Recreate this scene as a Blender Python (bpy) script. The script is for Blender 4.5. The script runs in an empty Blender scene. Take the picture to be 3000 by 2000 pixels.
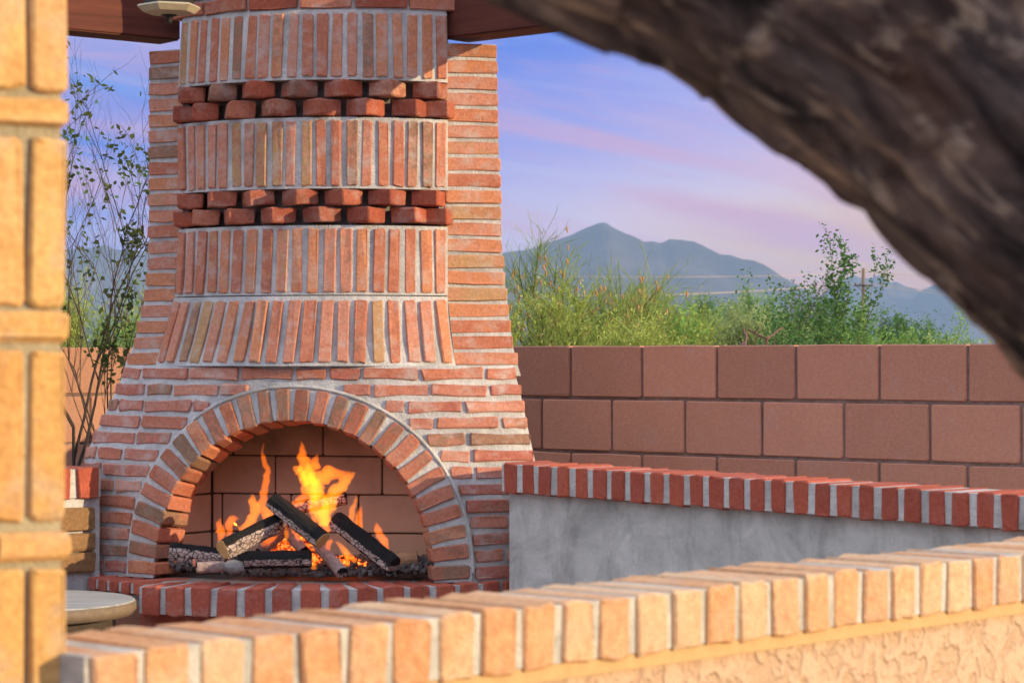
import bpy, bmesh, math, random
from mathutils import Vector, Matrix, noise

R = math.radians
scene = bpy.context.scene
col = scene.collection

# ------------------------------------------------------------------ camera
FPX, CX, HY, ZC = 5550.0, 1176.0, 830.0, 1.2      # focal length / centre / horizon in a 2352 px wide frame, eye height
cam_d = bpy.data.cameras.new('camera')
cam = bpy.data.objects.new('camera', cam_d)
col.objects.link(cam)
cam.location = (0, 0, ZC)
cam.rotation_euler = (R(90), 0, 0)
cam_d.sensor_width = 36.0
cam_d.lens = FPX / 2352.0 * 36.0
cam_d.shift_y = (HY - 783.0) / 2352.0
cam_d.clip_start = 0.05
cam_d.clip_end = 40000.0
cam_d.dof.use_dof = True
cam_d.dof.focus_distance = 11.0
cam_d.dof.aperture_fstop = 9.0
cam_d.dof.aperture_blades = 0
scene.camera = cam

# ------------------------------------------------------------------ sun and sky
SUN_AZ, SUN_EL = R(71), R(12)          # azimuth from straight behind the camera towards its right
SUN_DIR = Vector((math.sin(SUN_AZ) * math.cos(SUN_EL), -math.cos(SUN_AZ) * math.cos(SUN_EL), math.sin(SUN_EL)))
sun_d = bpy.data.lights.new('sun', 'SUN')
sun_d.energy = 2.9
sun_d.angle = R(0.6)
sun_d.color = (1.0, 0.76, 0.44)
sun = bpy.data.objects.new('sun', sun_d)
col.objects.link(sun)
sun.rotation_euler = SUN_DIR.to_track_quat('Z', 'Y').to_euler()


def srgb(r, g, b, a=1.0):
    f = lambda c: (c / 255 / 12.92) if c / 255 <= 0.04045 else ((c / 255 + 0.055) / 1.055) ** 2.4
    return (f(r), f(g), f(b), a)


world = bpy.data.worlds.new('World')
scene.world = world
world.use_nodes = True


class NT:
    """small node-tree writer"""
    def __init__(self, tree):
        self.t = tree
        tree.nodes.clear()

    def n(self, kind, **kw):
        nd = self.t.nodes.new(kind)
        for k, v in kw.items():
            setattr(nd, k, v)
        return nd

    def l(self, a, b):
        self.t.links.new(a, b)

    def val(self, node, **kw):
        for k, v in kw.items():
            node.inputs[k.replace('_', ' ')].default_value = v

    def math(self, op, a, b=None, c=None, clamp=False):
        nd = self.n('ShaderNodeMath', operation=op, use_clamp=clamp)
        for i, v in enumerate((a, b, c)):
            if v is None:
                continue
            if isinstance(v, (int, float)):
                nd.inputs[i].default_value = v
            else:
                self.l(v, nd.inputs[i])
        return nd.outputs[0]

    def ramp(self, fac, stops, interp='LINEAR'):
        nd = self.n('ShaderNodeValToRGB')
        cr = nd.color_ramp
        cr.interpolation = interp
        while len(cr.elements) < len(stops):
            cr.elements.new(0.5)
        for e, (p, c) in zip(cr.elements, stops):
            e.position = p
            e.color = c if len(c) == 4 else (*c, 1)
        if fac is not None:
            self.l(fac, nd.inputs[0])
        return nd.outputs[0]

    def mix(self, fac, a, b, blend='MIX'):
        nd = self.n('ShaderNodeMix', data_type='RGBA', blend_type=blend)
        for i, v in ((0, fac), (6, a), (7, b)):
            if isinstance(v, (int, float)):
                nd.inputs[i].default_value = v
            elif isinstance(v, tuple):
                nd.inputs[i].default_value = v if len(v) == 4 else (*v, 1)
            else:
                self.l(v, nd.inputs[i])
        return nd.outputs[2]

    def noise(self, vec, scale, detail=4, rough=0.55, dist=0.0):
        nd = self.n('ShaderNodeTexNoise')
        nd.inputs['Scale'].default_value = scale
        nd.inputs['Detail'].default_value = detail
        nd.inputs['Roughness'].default_value = rough
        nd.inputs['Distortion'].default_value = dist
        if vec is not None:
            self.l(vec, nd.inputs['Vector'])
        return nd.outputs[0]

    def mapping(self, vec, scale=(1, 1, 1), rot=(0, 0, 0), loc=(0, 0, 0)):
        nd = self.n('ShaderNodeMapping')
        nd.inputs['Scale'].default_value = scale
        nd.inputs['Rotation'].default_value = rot
        nd.inputs['Location'].default_value = loc
        self.l(vec, nd.inputs['Vector'])
        return nd.outputs[0]


w = NT(world.node_tree)
tc = w.n('ShaderNodeTexCoord')
sep = w.n('ShaderNodeSeparateXYZ')
w.l(tc.outputs['Generated'], sep.inputs[0])
nish = w.n('ShaderNodeTexSky', sky_type='NISHITA')
nish.sun_disc = False
nish.sun_elevation = SUN_EL
nish.sun_rotation = math.atan2(SUN_DIR.x, SUN_DIR.y)
nish.air_density = 1.0
nish.dust_density = 1.2
elev = w.math('MULTIPLY', sep.outputs[2], 1.0, clamp=True)
def sk(r, g, b, k=0.42):
    c = srgb(r, g, b)
    return (c[0] * k, c[1] * k, c[2] * k, 1)


# long soft waves bend the colour layers a little
wave = w.noise(w.mapping(tc.outputs['Generated'], (3.0, 3.0, 14.0), (0, R(6), 0)), 1.6, 3, 0.5)
elev2 = w.math('ADD', elev, w.math('MULTIPLY', w.math('SUBTRACT', wave, 0.5), 0.05))
# warmer to the right (towards the sun's side), cooler to the left
elev3 = w.math('SUBTRACT', elev2, w.math('MULTIPLY', sep.outputs[0], 0.28))
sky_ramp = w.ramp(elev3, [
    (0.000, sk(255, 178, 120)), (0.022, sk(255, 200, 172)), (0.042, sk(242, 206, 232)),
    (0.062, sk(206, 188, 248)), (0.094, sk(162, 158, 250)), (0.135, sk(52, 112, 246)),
    (0.18, sk(96, 146, 246)), (0.28, sk(180, 200, 248, 0.55)), (0.42, sk(226, 236, 255, 0.72)), (1.0, sk(236, 242, 255, 0.86))])  # overhead stops brightened to add fill light from above the view
# streaks of pink and pale cirrus
tilt = w.mapping(tc.outputs['Generated'], rot=(0, R(-10), 0))
st1 = w.noise(w.mapping(tilt, (3.0, 3.0, 22.0), loc=(0.3, 0.0, 0.22)), 1.9, 5, 0.55, 0.9)
pink = w.ramp(st1, [(0.42, (0, 0, 0)), (0.62, (1, 1, 1))])
band = w.ramp(elev, [(0.015, (0, 0, 0)), (0.05, (1, 1, 1)), (0.085, (0.8, 0.8, 0.8)), (0.16, (0.35, 0.35, 0.35)), (0.5, (0.1, 0.1, 0.1))])
pinkf = w.math('MULTIPLY', w.math('MULTIPLY', pink, band), 0.9)
st2 = w.noise(w.mapping(tilt, (4.0, 4.0, 30.0), loc=(1.7, 0.4, 0.9)), 2.3, 6, 0.6, 0.8)
pale = w.math('MULTIPLY', w.ramp(st2, [(0.50, (0, 0, 0)), (0.72, (1, 1, 1))]), 0.35)
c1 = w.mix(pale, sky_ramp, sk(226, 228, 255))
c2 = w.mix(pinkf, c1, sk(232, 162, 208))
c10 = w.n('ShaderNodeVectorMath', operation='SCALE')
w.l(c2, c10.inputs[0])
c10.inputs['Scale'].default_value = 10.0
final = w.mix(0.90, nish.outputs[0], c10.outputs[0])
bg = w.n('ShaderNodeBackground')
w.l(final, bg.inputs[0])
bg.inputs[1].default_value = 0.10
wo = w.n('ShaderNodeOutputWorld')
w.l(bg.outputs[0], wo.inputs[0])

# ------------------------------------------------------------------ exposure and render settings
scene.view_settings.view_transform = 'Standard'
scene.view_settings.look = 'None'
scene.view_settings.exposure = 1.15
scene.view_settings.gamma = 1.0
scene.view_settings.use_curve_mapping = False
scene.cycles.use_denoising = True
scene.cycles.max_bounces = 7
scene.cycles.diffuse_bounces = 4
scene.cycles.transparent_max_bounces = 16
scene.cycles.volume_bounces = 0
scene.cycles.caustics_reflective = False
scene.cycles.caustics_refractive = False
scene.cycles.sample_clamp_indirect = 6.0


# ------------------------------------------------------------------ helpers
def P(px, py, D):
    """point at depth D metres seen at pixel (px, py) of the 2352-wide photograph (used to take measurements)"""
    return Vector(((px - CX) / FPX * D, D, ZC - (py - HY) / FPX * D))


def Z(py, D):
    return ZC - (py - HY) / FPX * D


WORLD = {}


def adopt(o, parent):
    """make o a child of parent while keeping its own world matrix"""
    WORLD[o.name] = o.matrix_basis.copy()
    if parent is not None:
        o.parent = parent
        o.matrix_parent_inverse = WORLD[parent.name].inverted()


def tag(o, label=None, cat=None, group=None, kind=None):
    if label: o['label'] = label
    if cat: o['category'] = cat
    if group: o['group'] = group
    if kind: o['kind'] = kind
    return o


def thing(name, loc, label, cat, group=None):
    o = bpy.data.objects.new(name, None)
    o.empty_display_size = 0.1
    col.objects.link(o)
    o.matrix_basis = Matrix.Translation(Vector(loc))
    WORLD[o.name] = o.matrix_basis.copy()
    return tag(o, label, cat, group)


def mesh_obj(name, verts, faces, mat, parent=None, matrix=None, smooth=False):
    me = bpy.data.meshes.new(name)
    me.from_pydata([tuple(v) for v in verts], [], faces)
    me.update()
    if smooth:
        me.polygons.foreach_set('use_smooth', [True] * len(me.polygons))
    me.materials.append(mat)
    return link_mesh(name, me, parent, matrix)


def link_mesh(name, me, parent=None, matrix=None):
    o = bpy.data.objects.new(name, me)
    col.objects.link(o)
    if matrix is not None:
        o.matrix_basis = matrix
    adopt(o, parent)
    return o


def frame(center, T, N):
    """matrix with local x along T, local -y along N (outwards), z up"""
    x = Vector(T).normalized()
    y = -Vector(N)
    y = (y - x * y.dot(x)).normalized()
    z = x.cross(y)
    m = Matrix((x, y, z)).transposed().to_4x4()
    m.translation = center
    return m


# ---- brick meshes: a rounded, slightly uneven block, shared between bricks of one size
BRICKS = {}


def brick_mesh(L, H, Dp, mat, var, bev=0.0024, jit=0.0028):
    key = (round(L, 3), round(H, 3), round(Dp, 3), mat.name, var, bev, jit)
    if key in BRICKS:
        return BRICKS[key]
    rnd = random.Random(hash(key[:3]) % 1000 + var * 77)
    hl, hh = key[0] / 2, H / 2
    c = bev * 1.5
    j = lambda s=1.0: rnd.uniform(-jit, jit) * s
    ring = [(-hl + c, -hh), (0, -hh), (hl - c, -hh), (hl, -hh + c), (hl, hh - c), (hl - c, hh), (0, hh), (-hl + c, hh), (-hl, hh - c), (-hl, -hh + c)]
    ring = [(x + j(), z + j()) for x, z in ring]
    f = [(x * (1 - bev / hl), -Dp / 2 + j(0.6), z * (1 - bev / hh)) for x, z in ring]
    m = [(x, -Dp / 2 + bev, z) for x, z in ring]
    b = [(x, Dp / 2, z) for x, z in ring]
    n = len(ring)
    faces = [tuple(range(n))]
    for a0, b0 in ((0, n), (n, 2 * n)):
        for i in range(n):
            k = (i + 1) % n
            faces.append((a0 + k, a0 + i, b0 + i, b0 + k))
    faces.append(tuple(reversed(range(2 * n, 3 * n))))
    me = bpy.data.meshes.new('brick')
    me.from_pydata(f + m + b, [], faces)
    me.update()
    me.materials.append(mat)
    BRICKS[key] = me
    return me


RND = random.Random(4)


def brick(parent, center, T, N, L, H, Dp, mat, name='brick', bev=0.0024, jit=0.0028, wob=1.0):
    """center lies on the front face of the brick"""
    me = brick_mesh(L, H, Dp, mat, RND.randrange(4), bev, jit)
    N = Vector(N).normalized()
    m = frame(Vector(center) - N * (Dp / 2 - RND.uniform(-0.002, 0.003) * wob), T, N)
    m = m @ Matrix.Rotation(R(RND.uniform(-1, 1) * wob), 4, 'Y') @ Matrix.Rotation(R(RND.uniform(-1.2, 1.2) * wob), 4, 'Z')
    return link_mesh(name, me, parent, m)


def box(name, lo, hi, mat, parent=None, matrix=None, bev=0.0):
    bm = bmesh.new()
    bmesh.ops.create_cube(bm, size=1.0)
    for v in bm.verts:
        v.co = Vector([lo[i] + (v.co[i] + 0.5) * (hi[i] - lo[i]) for i in range(3)])
    if bev:
        bmesh.ops.bevel(bm, geom=bm.edges[:], offset=bev, segments=2, affect='EDGES')
    me = bpy.data.meshes.new(name)
    bm.to_mesh(me)
    bm.free()
    me.materials.append(mat)
    return link_mesh(name, me, parent, matrix)


class MB:
    """collects tubes and leaves into one mesh"""
    def __init__(self):
        self.v, self.f = [], []

    def tube(self, pts, r0, r1, sides=3, cap=False):
        n = len(pts)
        base = len(self.v)
        prev = None
        for i, p in enumerate(pts):
            d = (pts[min(i + 1, n - 1)] - pts[max(i - 1, 0)]).normalized()
            ref = prev if prev is not None else (Vector((0, 0, 1)) if abs(d.z) < 0.9 else Vector((1, 0, 0)))
            a = (ref - d * ref.dot(d)).normalized()
            prev = a
            b = d.cross(a)
            t = i / max(n - 1, 1)
            if isinstance(r0, (list, tuple)):
                r = r0[i]
            else:
                r = r0 + (r1 - r0) * t
            for k in range(sides):
                an = 2 * math.pi * k / sides
                self.v.append(p + a * (r * math.cos(an)) + b * (r * math.sin(an)))
        for i in range(n - 1):
            for k in range(sides):
                k2 = (k + 1) % sides
                self.f.append((base + i * sides + k, base + i * sides + k2, base + (i + 1) * sides + k2, base + (i + 1) * sides + k))
        if cap:
            self.f.append(tuple(base + k for k in reversed(range(sides))))
            self.f.append(tuple(base + (n - 1) * sides + k for k in range(sides)))

    def spike(self, a, c, r):
        d = (c - a).normalized()
        x = d.orthogonal().normalized()
        y = d.cross(x)
        b = len(self.v)
        self.v += [a + x * r, a - x * (r * 0.5) + y * (r * 0.87), a - x * (r * 0.5) - y * (r * 0.87), c]
        self.f += [(b, b + 1, b + 3), (b + 1, b + 2, b + 3), (b + 2, b, b + 3)]

    def leaf(self, p, d, L, W, rnd):
        d = d.normalized()
        s = d.cross(Vector((rnd.uniform(-1, 1), rnd.uniform(-1, 1), rnd.uniform(-1, 1))))
        if s.length < 1e-4:
            s = d.cross(Vector((1, 0, 0.3)))
        s = s.normalized() * (W / 2)
        b = len(self.v)
        self.v += [p, p + d * (L * 0.5) + s, p + d * L, p + d * (L * 0.5) - s]
        self.f.append((b, b + 1, b + 2, b + 3))

    def quad_box(self, m, sx, sy, sz):
        b = len(self.v)
        for x in (-1, 1):
            for y in (-1, 1):
                for z in (-1, 1):
                    self.v.append(m @ Vector((x * sx / 2, y * sy / 2, z * sz / 2)))
        for q in ((0, 1, 3, 2), (4, 6, 7, 5), (0, 4, 5, 1), (2, 3, 7, 6), (0, 2, 6, 4), (1, 5, 7, 3)):
            self.f.append(tuple(b + i for i in q))

    def build(self, name, mat, parent=None, smooth=False):
        return mesh_obj(name, self.v, self.f, mat, parent, None, smooth)


# ------------------------------------------------------------------ materials
def material(name):
    m = bpy.data.materials.new(name)
    m.use_nodes = True
    return m, NT(m.node_tree)


def principled(t, color, rough=0.85, bump=None, bump_d=0.003, bump_s=1.0, spec=0.3):
    p = t.n('ShaderNodeBsdfPrincipled')
    if isinstance(color, tuple):
        p.inputs['Base Color'].default_value = color if len(color) == 4 else (*color, 1)
    else:
        t.l(color, p.inputs['Base Color'])
    if isinstance(rough, (int, float)):
        p.inputs['Roughness'].default_value = rough
    else:
        t.l(rough, p.inputs['Roughness'])
    p.inputs['Specular IOR Level'].default_value = spec
    if bump is not None:
        b = t.n('ShaderNodeBump')
        b.inputs['Distance'].default_value = bump_d
        b.inputs['Strength'].default_value = bump_s
        t.l(bump, b.inputs['Height'])
        t.l(b.outputs[0], p.inputs['Normal'])
    o = t.n('ShaderNodeOutputMaterial')
    t.l(p.outputs[0], o.inputs[0])
    return p


def brick_mat(name, palette, white=0.35, rough_scale=90, pit=0.5, streak=True):
    m, t = material(name)
    g = t.n('ShaderNodeNewGeometry').outputs['Position']
    oi = t.n('ShaderNodeObjectInfo').outputs['Random']
    n = len(palette)
    base = t.ramp(oi, [((i + 0.0) / n, c) for i, c in enumerate(palette)], 'CONSTANT')
    # a second colour mottles each brick
    r2 = t.math('FRACT', t.math('MULTIPLY', oi, 7.31))
    base2 = t.ramp(r2, [((i + 0.0) / n, c) for i, c in enumerate(palette[::-1])], 'CONSTANT')
    blotch = t.ramp(t.noise(t.mapping(g, (16, 16, 22)), 1.0, 3, 0.6), [(0.47, (0, 0, 0)), (0.58, (1, 1, 1))])
    c = t.mix(t.math('MULTIPLY', blotch, 0.55), base, base2)
    fine = t.noise(g, rough_scale, 5, 0.65)
    c = t.mix(0.75, c, t.ramp(fine, [(0.2, (0.30, 0.28, 0.26)), (0.5, (0.50, 0.50, 0.50)), (0.8, (0.74, 0.72, 0.70))]), 'OVERLAY')
    # lime smears left by the mortar
    sm = t.noise(t.mapping(g, (11, 11, 14), loc=(3, 1, 0)), 1.0, 6, 0.7)
    smf = t.ramp(sm, [(0.50, (0, 0, 0)), (0.72, (1, 1, 1))])
    c = t.mix(t.math('MULTIPLY', smf, white), c, (0.48, 0.455, 0.43))
    speck = t.noise(g, 320, 2, 0.5)
    c = t.mix(t.math('MULTIPLY', t.ramp(speck, [(0.62, (0, 0, 0)), (0.72, (1, 1, 1))]), 0.35), c, (0.16, 0.08, 0.05))
    h = t.math('ADD', t.math('MULTIPLY', fine, 0.7), t.math('MULTIPLY', t.noise(g, 240, 3, 0.6), pit))
    principled(t, c, 0.88, h, 0.004, 0.8, 0.25)
    return m


RED = (0.42, 0.155, 0.095)
ORANGE = (0.51, 0.215, 0.115)
SALMON = (0.49, 0.220, 0.150)
DARK = (0.26, 0.068, 0.040)
BROWN = (0.27, 0.155, 0.105)
TAN = (0.42, 0.25, 0.13)
DEEP = (0.34, 0.085, 0.046)
M_brick = brick_mat('fireplace_brick', [RED, SALMON, ORANGE, SALMON, RED, BROWN, ORANGE, SALMON, RED, ORANGE, SALMON, ORANGE, RED, TAN], 0.65)
M_base = brick_mat('surround_brick', [SALMON, (0.42, 0.17, 0.12), (0.40, 0.15, 0.11), (0.50, 0.24, 0.175), (0.46, 0.19, 0.135), RED, BROWN, (0.38, 0.13, 0.095)], 0.7)
M_tooth = brick_mat('dogtooth_brick', [DARK, DEEP, (0.33, 0.10, 0.06), (0.20, 0.10, 0.07), RED, DARK, DEEP, (0.40, 0.20, 0.13)], 0.35)
M_arch = brick_mat('arch_brick', [RED, (0.38, 0.13, 0.075), ORANGE, BROWN, RED, (0.34, 0.12, 0.07), (0.22, 0.13, 0.085)], 0.2)
M_hearth = brick_mat('hearth_brick', [(0.36, 0.085, 0.055), (0.40, 0.10, 0.06), (0.33, 0.08, 0.05)], 0.25)
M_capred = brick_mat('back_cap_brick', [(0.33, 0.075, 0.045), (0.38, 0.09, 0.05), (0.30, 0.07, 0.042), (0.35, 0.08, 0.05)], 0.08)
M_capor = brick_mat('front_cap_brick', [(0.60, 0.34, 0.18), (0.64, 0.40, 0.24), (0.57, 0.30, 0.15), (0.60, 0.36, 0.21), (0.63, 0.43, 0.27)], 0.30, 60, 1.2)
M_pillar = brick_mat('pillar_brick', [(0.58, 0.34, 0.12), (0.62, 0.39, 0.15), (0.54, 0.29, 0.10), (0.60, 0.36, 0.15)], 0.4)


def mortar_mat(name, c0, c1, scale=40):
    m, t = material(name)
    g = t.n('ShaderNodeNewGeometry').outputs['Position']
    n1 = t.noise(g, scale, 6, 0.65)
    n2 = t.noise(g, 6, 4, 0.6)
    c = t.mix(t.ramp(n1, [(0.3, (0, 0, 0)), (0.7, (1, 1, 1))]), c0, c1)
    c = t.mix(t.math('MULTIPLY', t.ramp(n2, [(0.42, (0, 0, 0)), (0.68, (1, 1, 1))]), 0.65), c, tuple(x * 0.55 for x in c0))
    principled(t, c, 0.92, t.math('ADD', n1, t.math('MULTIPLY', t.noise(g, 160, 3, 0.6), 0.5)), 0.006, 0.9, 0.2)
    return m


M_mortar = mortar_mat('grey_mortar', (0.44, 0.44, 0.44), (0.62, 0.62, 0.61))
M_mortar_recess = mortar_mat('recess_shade_mortar', (0.16, 0.14, 0.12), (0.30, 0.28, 0.25))  # darkened mortar paints the shade in the recesses between the dogtooth bricks
M_mortar_cap = mortar_mat('pale_mortar', (0.42, 0.42, 0.40), (0.60, 0.59, 0.56))
M_mortar_pillar = mortar_mat('pillar_mortar', (0.38, 0.32, 0.21), (0.50, 0.44, 0.30))


def plaster_mat():
    m, t = material('grey_plaster')
    g = t.n('ShaderNodeNewGeometry').outputs['Position']
    a = t.noise(g, 5, 7, 0.65, 1.2)
    b = t.noise(t.mapping(g, (14, 14, 5)), 1.0, 6, 0.7, 0.5)
    c = t.ramp(a, [(0.28, (0.27, 0.275, 0.25)), (0.5, (0.42, 0.425, 0.395)), (0.72, (0.58, 0.585, 0.55))])
    c = t.mix(t.math('MULTIPLY', t.ramp(b, [(0.5, (0, 0, 0)), (0.72, (1, 1, 1))]), 0.5), c, (0.17, 0.165, 0.155))
    principled(t, c, 0.85, t.noise(g, 70, 5, 0.6), 0.004, 0.6, 0.3)
    return m


M_plaster = plaster_mat()


def stucco_mat():
    m, t = material('tan_stucco')
    g = t.n('ShaderNodeNewGeometry').outputs['Position']
    n1 = t.noise(g, 26, 3, 0.5, 0.8)
    kd = t.ramp(n1, [(0.40, (0, 0, 0)), (0.55, (1, 1, 1))])
    n2 = t.noise(g, 120, 4, 0.6)
    c = t.mix(kd, (0.47, 0.33, 0.23), (0.56, 0.41, 0.30))
    c = t.mix(0.25, c, t.ramp(n2, [(0.3, (0.32, 0.2, 0.12)), (0.7, (0.62, 0.45, 0.3))]))
    principled(t, c, 0.9, t.math('ADD', t.math('MULTIPLY', kd, 1.0), t.math('MULTIPLY', n2, 0.6)), 0.006, 0.9, 0.2)
    return m


M_stucco = stucco_mat()


def cmu_mat(name, c0, c1):
    m, t = material(name)
    g = t.n('ShaderNodeNewGeometry').outputs['Position']
    oi = t.n('ShaderNodeObjectInfo').outputs['Random']
    n1 = t.noise(g, 95, 4, 0.7)
    n2 = t.noise(g, 3.5, 4, 0.6)
    c = t.mix(t.ramp(n1, [(0.3, (0, 0, 0)), (0.7, (1, 1, 1))]), c0, c1)
    c = t.mix(t.math('MULTIPLY', n2, 0.5), c, tuple(x * 0.75 for x in c0))
    hs = t.n('ShaderNodeHueSaturation')
    t.l(c, hs.inputs['Color'])
    t.l(t.math('ADD', t.math('MULTIPLY', oi, 0.34), 0.82), hs.inputs['Value'])
    lime = t.noise(t.mapping(g, (7, 7, 9), loc=(1, 5, 2)), 1.0, 6, 0.7)
    c = t.mix(t.math('MULTIPLY', t.ramp(lime, [(0.57, (0, 0, 0)), (0.78, (1, 1, 1))]), 0.4), hs.outputs[0], (0.42, 0.36, 0.34))
    principled(t, c, 0.93, t.noise(g, 210, 4, 0.7), 0.004, 0.6, 0.15)
    return m


M_cmu = cmu_mat('concrete_block', (0.50, 0.232, 0.155), (0.64, 0.325, 0.228))
M_cmu_mortar = mortar_mat('block_mortar', (0.20, 0.13, 0.11), (0.32, 0.24, 0.21))


def plain_mat(name, c, rough=0.8, nscale=30, var=0.3, bump=0.002, spec=0.3, metallic=0.0):
    m, t = material(name)
    g = t.n('ShaderNodeNewGeometry').outputs['Position']
    n1 = t.noise(g, nscale, 5, 0.6)
    cc = t.mix(n1, tuple(x * (1 - var) for x in c), tuple(min(1, x * (1 + var)) for x in c))
    p = principled(t, cc, rough, n1, bump, 0.7, spec)
    p.inputs['Metallic'].default_value = metallic
    return m


def wood_mat(name, dark, light, axis_scale=(1.5, 30, 30), rough=0.75):
    m, t = material(name)
    oc = t.n('ShaderNodeTexCoord').outputs['Object']
    n1 = t.noise(t.mapping(oc, axis_scale), 1.0, 6, 0.6, 0.4)
    n2 = t.noise(t.mapping(oc, tuple(s * 4 for s in axis_scale)), 1.0, 3, 0.6)
    c = t.mix(t.ramp(n1, [(0.3, (0, 0, 0)), (0.7, (1, 1, 1))]), dark, light)
    principled(t, c, rough, t.math('ADD', n1, t.math('MULTIPLY', n2, 0.5)), 0.003, 0.6, 0.25)
    return m


M_beam = wood_mat('stained_timber', (0.060, 0.016, 0.011), (0.135, 0.038, 0.024))


def ground_mat():
    m, t = material('desert_soil')
    g = t.n('ShaderNodeNewGeometry').outputs['Position']
    a = t.noise(g, 0.4, 6, 0.65)
    b = t.noise(g, 9, 5, 0.65)
    c = t.mix(a, (0.20, 0.145, 0.095), (0.30, 0.23, 0.16))
    c = t.mix(t.math('MULTIPLY', b, 0.4), c, (0.15, 0.11, 0.08))
    principled(t, c, 0.95, b, 0.02, 0.8, 0.1)
    return m


# ------------------------------------------------------------------ ground, mountains
gm = ground_mat()
tag(mesh_obj('desert_ground', [(-8900, -300, -0.02), (8900, -300, -0.02), (8900, 8850, -0.02), (-8900, 8850, -0.02)], [(0, 1, 2, 3)], gm), kind='structure')
M_patio = plain_mat('patio_concrete', (0.34, 0.25, 0.19), 0.9, 12, 0.25, 0.003)
tag(box('patio_floor', (-2.4, -2.5, -0.015), (4.0, 8.6, 0.0), M_patio), kind='structure')


def mountain_mat():
    m, t = material('mountain_rock')
    g = t.n('ShaderNodeNewGeometry').outputs['Position']
    a = t.noise(g, 0.004, 8, 0.68)
    b = t.noise(g, 0.02, 6, 0.65)
    c = t.ramp(a, [(0.34, (0.035, 0.033, 0.032)), (0.52, (0.070, 0.060, 0.052)), (0.70, (0.13, 0.10, 0.085))])
    c = t.mix(t.math('MULTIPLY', b, 0.4), c, (0.045, 0.045, 0.040))
    principled(t, c, 0.95, b, 12.0, 0.8, 0.05)
    return m


M_mount = mountain_mat()


def mountain(name, prof, D, depth, seed, nx=220, ny=44, rough=0.05):
    """prof: ridge line as (px, py); the ridge stands at depth D and its foot spreads towards and away from the viewer"""
    pts = [((px - CX) / FPX * D, (HY - py) / FPX * D) for px, py in prof]
    x0, x1 = pts[0][0], pts[-1][0]

    def h(x):
        for (a, ha), (b, hb) in zip(pts, pts[1:]):
            if a <= x <= b:
                return ha + (hb - ha) * (x - a) / (b - a)
        return 0.0
    vs, fs = [], []
    top = max(p[1] for p in pts)
    for j in range(ny + 1):
        v = -1 + 2 * j / ny
        for i in range(nx + 1):
            x = x0 + (x1 - x0) * i / nx
            hx = h(x) + 1.2
            a = abs(v)
            sh = (1 - a) ** 1.15 if v < 0 else (1 - a)
            q = Vector((x / 420.0 + seed, v * 2.2, seed * 1.7))
            er = noise.fractal(q, 0.9, 2.1, 7) * a * (1 - a) * 4
            rid = abs(noise.noise(Vector((x / 300 + v * 0.6 + seed, v * 0.8, 3.1)))) * a * (1 - a) * 4
            z = hx * sh + top * (er * 0.10 - rid * 0.22) * min(1, hx / top + 0.25)
            jag = noise.fractal(Vector((x / 60.0, seed, 9.0)), 1.0, 2.0, 4) * top * 0.012 * (1 - a) ** 3
            vs.append((x, D + v * depth, max(z + jag, -2.0 if a > 0.98 else -1.0) * min(1, hx / 3)))
    for j in range(ny):
        for i in range(nx):
            a = j * (nx + 1) + i
            fs.append((a, a + 1, a + nx + 2, a + nx + 1))
    return tag(mesh_obj(name, vs, fs, M_mount, smooth=True), kind='structure')


mountain('mountain', [(820, 826), (900, 770), (960, 700), (1040, 640), (1100, 602), (1152, 584), (1185, 575), (1239, 564), (1283, 549), (1316, 534), (1351, 521),
                      (1381, 511), (1393, 511), (1407, 519), (1432, 533), (1465, 548), (1481, 556), (1502, 553), (1514, 556), (1537, 547), (1561, 551),
                      (1593, 554), (1619, 566), (1654, 582), (1677, 583), (1702, 592), (1727, 597), (1753, 609), (1800, 636), (1860, 668), (1960, 705),
                      (2100, 760), (2250, 800), (2400, 828)], 6500, 1500, 1.3)
mountain('mountain_ridge', [(1760, 826), (1820, 740), (1880, 680), (1946, 636), (1958, 630), (1975, 636), (1996, 639), (2020, 630), (2047, 648), (2057, 645), (2079, 656),
                            (2117, 667), (2180, 700), (2260, 760), (2340, 826)], 7900, 900, 5.1, 120, 30)
mountain('mountain_ridge', [(2040, 828), (2085, 700), (2117, 666), (2142, 654), (2164, 649), (2200, 655), (2260, 640), (2340, 660), (2460, 640), (2600, 720), (2760, 828)],
         7700, 700, 8.4, 120, 30)
mountain('mountain_ridge', [(-420, 826), (-300, 700), (-150, 620), (-20, 590), (60, 585), (120, 577), (176, 571), (211, 568), (242, 563), (260, 571), (300, 574), (330, 578), (380, 590),
                            (470, 620), (600, 700), (740, 826)], 7200, 1000, 3.7, 140, 30)

# ------------------------------------------------------------------ brick fireplace
CY = 8.3
FC = Vector(((719 - CX) / FPX * CY, CY, 0.0))
PHI = R(10)
AX = Vector((math.cos(PHI), -math.sin(PHI), 0))
NX = Vector((-math.sin(PHI), -math.cos(PHI), 0))


def FP(u, w_, z):
    return FC + AX * u + NX * w_ + Vector((0, 0, z))


def u_of(px, w_=0.0):
    k = (px - CX) / FPX
    return (k * FC.y - FC.x + w_ * (k * NX.y - NX.x)) / (AX.x - k * AX.y)


def interp(tab, x):
    if x <= tab[0][0]: return tab[0][1]
    for (a, va), (b, vb) in zip(tab, tab[1:]):
        if x <= b:
            return va + (vb - va) * (x - a) / (b - a)
    return tab[-1][1]


# outlines measured in the photograph, turned into the fireplace's own widths (u) at heights z
def tabz(rows, D, w_):
    t = [(Z(py, D), u_of(px, w_)) for px, py in rows]
    return sorted(t)


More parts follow.
